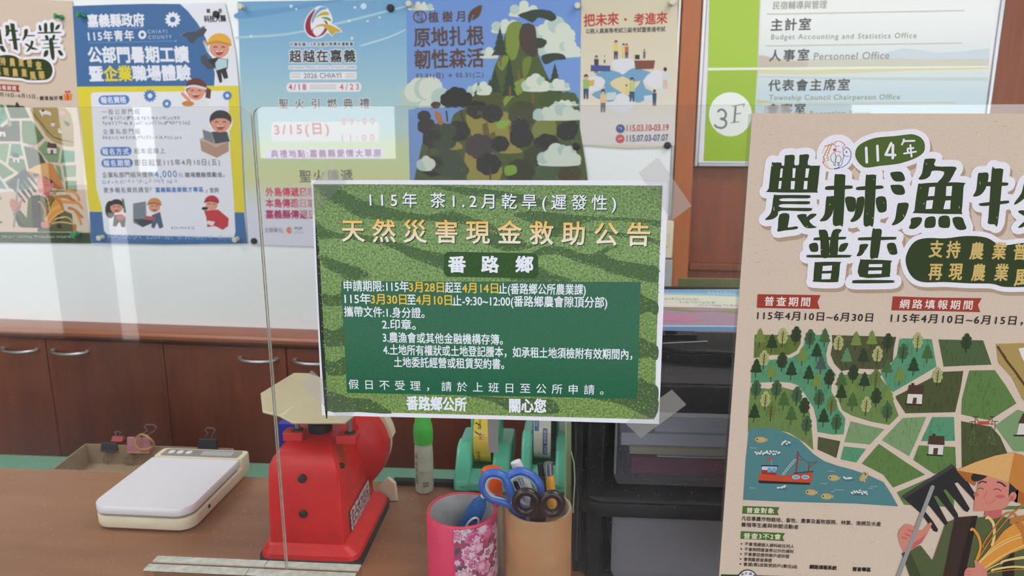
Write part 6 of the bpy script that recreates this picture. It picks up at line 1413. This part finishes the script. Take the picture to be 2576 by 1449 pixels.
MB().lathe(a, d, [(0, .0044), (.013, .0046)], 18).build('cap', M['steel'], t, smooth=True); MB().lathe(a+d*.013, d, [(0, .0048), (L-.013, .0048)], 18).build('barrel', M['yellow'], t, smooth=True)
MB().tube([a+V3(-.003, -.005, 0), a+d*.016+V3(-.003, -.006, 0)], .0011, flat=.5).build('clip', M['steel'], t, smooth=True)
# blue scissors
def loop(pts, Y): return [Vector(p) for p in smooth3([c3(x, y, Y) for x, y in pts])]
def smooth3(p, n=5):
    out = []; N = len(p)
    for i in range(N):
        a, b, c, d = p[i-1], p[i], p[(i+1) % N], p[(i+2) % N]
        for k in range(n):
            s = k/n; out.append(.5*((2*b)+(c-a)*s+(2*a-5*b+4*c-d)*s*s+(3*b-a-3*c+d)*s**3))
    return out
t = thing('scissors', V3(cbn.x-.012, .06, ZC+.006), 'large scissors with blue and grey handles in the brown cup', 'scissors', 'scissors in the brown cup')
lp = [(765, 588), (850, 580), (915, 620), (955, 720), (1000, 800), (985, 845), (900, 815), (800, 785), (745, 730), (728, 660)]
rp = [(950, 600), (1040, 562), (1130, 590), (1195, 660), (1210, 740), (1190, 830), (1120, 862), (1040, 830), (985, 750), (945, 670)]
for P2, Y in ((lp, .047), (rp, .050)):
    q = loop(P2, Y); h = MB().tube(q, .0046, True, 12, flat=1.2).build('handle', M['blueh'], t, smooth=True)
    cc = sum(q, Vector())/len(q); q2 = [p+(cc-p)*.13+V3(0, -.0006, 0) for p in q]
    MB().tube(q2, .0031, True, 10, flat=1.3).build('grip_lining', M['liner'], h, smooth=True)
e = V3(cbn.x-.012, .058, ZC+.01)
a, b = c3(970, 780, .047), c3(1060, 850, .050)
MB().tube([a, c3(1010, 870, .050), V3(cbn.x-.014, .055, cbn.z+hbn-.02)], [.0052, .0056, .004], flat=.8).build('shank', M['blueh'], t, smooth=True)
MB().hexa([V3(e.x-.001, .056, e.z), V3(e.x+.001, .056, e.z), V3(e.x+.001, .058, e.z), V3(e.x-.001, .058, e.z)], [V3(e.x-.008, .055, e.z+.075), V3(e.x+.007, .055, e.z+.075), V3(e.x+.007, .057, e.z+.075), V3(e.x-.008, .057, e.z+.075)]).build('blade', M['steel'], t)
# dark brown scissors
t = thing('scissors', V3(cbn.x+.006, .045, ZC+.006), 'small scissors with dark brown ring handles in the brown cup', 'scissors', 'scissors in the brown cup')
for cx, cy, rx, ry, rot in ((1093, 820, 88, 88, -10), (1312, 835, 80, 84, 10)):
    q = [c3(cx+rx*math.cos(a), cy+ry*math.sin(a), .034) for a in [2*PI*i/36 for i in range(36)]]
    MB().tube(q, .0042, True, 12, flat=1.1).build('handle', M['brownh'], t, smooth=True)
for x0, y0, x1, y1 in ((1170, 780, 1176, 960), (1232, 790, 1212, 960)):
    MB().tube([c3(x0, y0, .034), c3((x0+x1)/2, (y0+y1)/2+20, .034), c3(x1, y1, .036), V3(cbn.x+.004, .040, ZC+.06)], [.0044, .0062, .0058, .003], flat=.7).build('shank', M['brownh'], t, smooth=True)
MB().hexa([V3(cbn.x+.004, .050, ZC+.008), V3(cbn.x+.006, .050, ZC+.008), V3(cbn.x+.006, .0515, ZC+.008), V3(cbn.x+.004, .0515, ZC+.008)], [V3(cbn.x-.001, .039, ZC+.07), V3(cbn.x+.010, .039, ZC+.07), V3(cbn.x+.010, .0405, ZC+.07), V3(cbn.x-.001, .0405, ZC+.07)]).build('blade', M['steel'], t)

# ---- folders standing between the cup and the drawer unit
a0, a1 = yat(1421, 1070, .19), yat(1436, 1070, .19); a1f = a1.x+.003; dx0m = yat(1479, 1120, .10).x-.005
o = MB().hexa([V3(a0.x+.002, .14, ZC), V3(a1.x+.003, .14, ZC), V3(a1.x+.003, .34, ZC), V3(a0.x+.002, .34, ZC)], [V3(a0.x, .15, ZC+.235), V3(a1.x-.001, .15, ZC+.235), V3(a1.x-.001, .34, ZC+.235), V3(a0.x, .34, ZC+.235)]).build('folder', M['palegreen'], bevel=.001)
tag(o, 'pale green plastic folder standing edge-on beside the right tape dispenser', 'folder', 'folders beside the drawers')
a0, a1 = yat(1438, 1070, .13), yat(1466, 1070, .13)
t = thing('magazine_file', ((a0.x+a1.x)/2, .22, ZC), 'narrow black file box standing left of the drawer tower', 'file box', 'folders beside the drawers')
x0, x1 = a1f+.001, dx0m
mb = MB(); mb.box((x0, .112, ZC), (x1, .33, ZC+.003)).box((x0, .112, ZC+.003), (x0+.002, .33, ZC+.215)).box((x1-.002, .112, ZC+.003), (x1, .33, ZC+.20)).box((x0+.002, .328, ZC+.003), (x1-.002, .33, ZC+.215)); mb.build('case', M['blackm'], t)
MB().box((x0+.003, .115, ZC+.0035), (x1-.003, .117, ZC+.17)).build('clear_front', M['sleeve'], t)
MB().box((x0+.006, .125, ZC+.0035), (x1-.008, .325, ZC+.185)).build('contents', M['dusty'], t)
q = [yat(x, y, .111) for x, y in ((1437, 1135), (1444, 1165), (1446, 1210), (1443, 1260), (1441, 1290))]
MB().tube(q, .0007, n=6).build('label_edge', M['palegreen'], t, smooth=True)

# ---- black drawer tower with translucent drawers
YD = .10; dx0 = yat(1479, 1120, YD).x; dx1 = dx0+.265; zt3 = yat(1700, 963, YD).z
t = thing('drawer_tower', (.16, .27, ZC), 'black drawer tower with two translucent drawers behind the notice and census poster', 'drawer unit')
yk = .50; pw2 = yat(1524, 1120, YD).x-dx0
sh0, sh1 = yat(1600, 1300, YD-.012).z, yat(1600, 1268, YD-.012).z
for x in (dx0, dx1-pw2):
    MB().box((x, YD, ZC), (x+pw2, YD+.02, zt3-.03)).build('post', M['black'], t, bevel=.003); MB().box((x, yk-.02, ZC), (x+pw2, yk, zt3-.03)).build('post', M['black'], t, bevel=.003)
MB().box((dx0-.001, YD-.001, zt3-.033), (dx1+.001, yk, zt3-.002)).build('top_frame', M['black'], t, bevel=.003)
MB().box((dx0+.001, YD+.001, zt3-.002), (dx1-.001, yk-.002, zt3)).build('top_panel', M['dusty'], t, bevel=.0008)
loft([rr(dx0-.004, dx1+.004, YD-.014, yk, .016, sh0), rr(dx0-.004, dx1+.004, YD-.014, yk, .016, sh1-.0015), rr(dx0-.003, dx1+.003, YD-.013, yk, .015, sh1)]).build('shelf', [M['black']], t, smooth=True)
loft([rr(dx0+.002, dx1-.002, YD-.009, yk-.004, .014, sh1), rr(dx0+.002, dx1-.002, YD-.009, yk-.004, .014, sh1+.0006)]).build('shelf_top', M['dusty'], t)
MB().box((dx0+.002, YD+.02, ZC+.004), (dx0+.005, yk-.02, zt3-.034)).build('side_panel', M['blackm'], t); MB().box((dx1-.005, YD+.02, ZC+.004), (dx1-.002, yk-.02, zt3-.034)).build('side_panel', M['blackm'], t); MB().box((dx0+.006, yk-.02, ZC+.004), (dx1-.006, yk-.016, zt3-.034)).build('rear_panel', M['blackm'], t)
MB().box((dx0+.002, YD+.004, ZC), (dx1-.002, yk-.004, ZC+.004)).build('bottom_panel', M['blackm'], t)
def drawer(z0, z1, mat):
    xa, xb = yat(1545, 1150, YD-.004).x, dx1-pw2-.004; th = .002
    d = loft([rr(xa+.004, xb-.004, YD-.005, YD-.002, .001, z0), rr(xa, xb, YD-.006, YD-.002, .0015, z0+.008), rr(xa, xb, YD-.006, YD-.002, .0015, z1)]).build('drawer', mat, t)
    MB().box((xa+.003, YD-.002, z0+.003), (xa+.003+th, yk-.03, z1-.004)).build('drawer_side', mat, d); MB().box((xb-.003-th, YD-.002, z0+.003), (xb-.003, yk-.03, z1-.004)).build('drawer_side', mat, d)
    MB().box((xa+.005, YD-.002, z0+.003), (xb-.005, yk-.03, z0+.005)).build('drawer_floor', mat, d)
    MB().tube([V3(xa+.001, YD-.0068, z0+.012), V3(xa+.001, YD-.0068, z1)], .0012, n=8).build('drawer_rib', M['drawerf'], d, smooth=True)
    return xa, xb
zd0, zd1 = yat(1600, 1219, YD-.006).z, zt3-.036
xa, xb = drawer(zd0, zd1, M['drawerp'])
drawer(ZC+.006, sh0-.003, M['drawerf'])
# papers in the upper drawer
def inner(name, mat, px0, y_top, y_bot, Y, label, cat, tilt=0, depth=.22, group=None):
    a, b = yat(px0, y_top, Y), yat(px0, y_bot, Y); xR = xb-.012
    o = MB().hexa([V3(a.x, Y, b.z), V3(xR, Y, b.z+tilt), V3(xR, Y+depth, b.z+tilt), V3(a.x, Y+depth, b.z)], [V3(a.x, Y, a.z), V3(xR, Y, a.z+tilt), V3(xR, Y+depth, a.z+tilt), V3(a.x, Y+depth, a.z)]).build(name, M[mat])
    return tag(o, label, cat, group)
inner('folder', 'magenta', 1590, 1150, 1195, YD+.012, 'magenta folder lying at the bottom of the upper drawer', 'folder', -.0003)
inner('paper_sheet', 'paper', 1654, 1147, 1149.5, YD+.010, 'crumpled white sheet on the magenta folder in the upper drawer', 'paper', .0005)
inner('note_pad', 'beigeblk', 1585, 1124, 1141, YD+.008, 'thick beige pad of paper on the folder in the upper drawer', 'note pad', .0004)
inner('paper_stack', 'paper', 1563, 1088, 1119, YD+.014, 'stack of white papers above the beige pad in the upper drawer', 'paper stack', -.0005)
inner('document_pile', 'paper', 1650, 1036, 1085, YD+.02, 'topmost pile of white papers in the upper drawer', 'paper stack', .0003)
# ---- black desk phone, brochure and tray on top of the tower
zt = zt3
k4 = lambda x, y, z: zat(1420+x/4.262, 680+y/4.262, z)
k4y = lambda x, y, Y: yat(1420+x/4.262, 680+y/4.262, Y)
t = thing('desk_phone', V3(.16, .25, zt), 'black desk telephone on top of the drawer tower, under the brochure', 'telephone')
fy = .150; fz0, fz1 = k4y(1250, 955, fy).z, k4y(1250, 850, fy).z
xl2 = dx0+.012; cx = k4y(1270, 955, fy).x; xr2 = .31
def pr2(z, g=0): return [V3(xl2+g, fy+.045+g, z), V3(cx-.014, fy+.010+g, z), V3(cx-.004, fy+.002+g, z), V3(cx+.008, fy+g, z), V3(cx+.02, fy+.001+g, z), V3(xr2-g, fy-.014+g, z), V3(xr2-g, fy+.056-g, z), V3(xl2+g, fy+.056-g, z)]
def tilt(P2, s): return [p+V3(0, 0, (p.y-fy)*s) for p in P2]
loft([pr2(zt, .008), pr2(zt+.004, .004), tilt(pr2(fz0+.004, 0), .0), tilt(pr2((fz0+fz1)/2-.0005, 0), .0)]).build('base', M['black'], t, smooth=False, bevel=.001)
loft([tilt(pr2((fz0+fz1)/2+.0004, 0), .0), tilt(pr2(fz1-.002, .0), .10), tilt(pr2(fz1, .003), .10)]).build('cover', M['black'], t, bevel=.001)
for x, y, w2, n in ((1235, 735, .036, 1), (1085, 752, .026, 2)):
    p = k4y(x, y, fy+.032); zz = fz1+.0035
    p = V3(p.x, fy+.032, zz)
    MB().box((p.x-w2/2, p.y-.006, zz-.002), (p.x+w2/2, p.y+.010, zz+.006)).build('key', M['black'], t, bevel=.0015)
a, b = k4(1060, 790, fz1+.002), k4(1400, 755, fz1+.003)
MB().tube([V3(a.x, fy+.016, fz1+.0018), V3(cx+.03, fy+.024, fz1+.0028)], .0007).build('silver_line', M['grey'], t, smooth=True)
# brochure: a broad printed sheet rising away from the phone
YB0, YB1 = .212, .38
blo, bhi = k4y(1060, 700, YB0), k4y(1060, 205, YB1)
class Slope:
    def __init__(s): s.P = V3(0, YB0, blo.z); s.V = (V3(0, YB1, bhi.z)-s.P); s.L = s.V.length; s.V.normalize(); s.U = V3(1, 0, 0); s.N = s.U.cross(s.V); s.N = s.N if s.N.y < 0 else -s.N
    def px(s, x, y): p = on_plane(x, y, s.P, s.N)-s.P; return (p.x, p.dot(s.V))
    def pt(s, u, v, h=0): return s.P+s.U*u+s.V*v+s.N*h
SP = Slope(); A = Art(zoom(SP.px, 1420, 680, 4.262))
t = thing('brochure', SP.pt(.15, 0), 'glossy brochure with blue and pink printing lying on the black telephone', 'brochure')
bpts = [(-.02, .0), (.34, .0), (.34, SP.L), (-.02, SP.L)]
MB().hexa([SP.pt(u, v, -.004) for u, v in bpts], [SP.pt(u, v, -.0002) for u, v in bpts]).build('pages', M['paper'], t)
XA, XB = 300, 2300
def bandp(y00, y01, y10, y11, c, lay=1): A.poly([(XA, y00), (1500, (y00*.55+y10*.45)), (XB, y10), (XB, y11), (1500, (y01*.55+y11*.45)), (XA, y01)], c, lay)
bandp(205, 690, 205, 690, rgb(222, 222, 206), .5)
bandp(200, 245, 215, 300, rgb(104, 158, 200), 1); bandp(225, 245, 270, 300, rgb(150, 190, 214), 1.2)
A.text('農業易遊網資訊', 1545, 262, 1850, 268, 34, rgb(190, 214, 230), 2)
A.scrib(1070, 318, 1440, 326, 24, rgb(96, 116, 150), 20, 2); A.scrib(1230, 354, 1620, 360, 24, rgb(96, 116, 150), 20, 2); A.scrib(1425, 388, 1880, 392, 24, rgb(96, 116, 150), 22, 2)
bandp(380, 600, 420, 610, rgb(168, 132, 164), 1); A.poly([(300, 370), (1200, 400), (1450, 440), (1860, 420), (2300, 420), (2300, 470), (1860, 470), (1600, 440), (1350, 450), (1060, 420), (300, 410)], rgb(134, 140, 92), 2); A.poly([(880, 410), (1100, 415), (1350, 470), (1600, 560), (1860, 590), (2300, 600), (2300, 540), (1860, 530), (1600, 470), (1350, 440), (1060, 440)], rgb(170, 166, 190), 2.2)
A.poly([(880, 470), (1070, 470), (1350, 480), (1500, 530), (1300, 560), (1070, 540), (880, 530)], rgb(188, 122, 160), 2.4)
bandp(588, 605, 600, 640, rgb(160, 204, 226), 3); bandp(605, 652, 612, 664, rgb(84, 124, 180), 3.2); bandp(654, 680, 664, 690, rgb(110, 50, 66), 3.4); bandp(680, 698, 690, 698, rgb(200, 206, 214), 3.6)
A.emit('printed_cover', M['plate'], SP, t)
a, b = k4y(1060, 208, .425), k4y(1060, 186, .425)
o = MB().box((dx0+.004, .425, zt), (.29, .435, b.z)).build('upright_tray', M['blackm']); tag(o, 'black tray edge standing behind the brochure on the drawer tower', 'tray')
a = yat(1706, 718, .52); b = yat(1860, 702, .52)
o = MB().box((a.x, .518, ZC), (.36, .524, b.z)).build('folder', simple('dull_green_folder', (112, 118, 70), .6)); tag(o, 'dull green folder whose top edge shows behind the black tray', 'folder', 'folders beside the drawers')
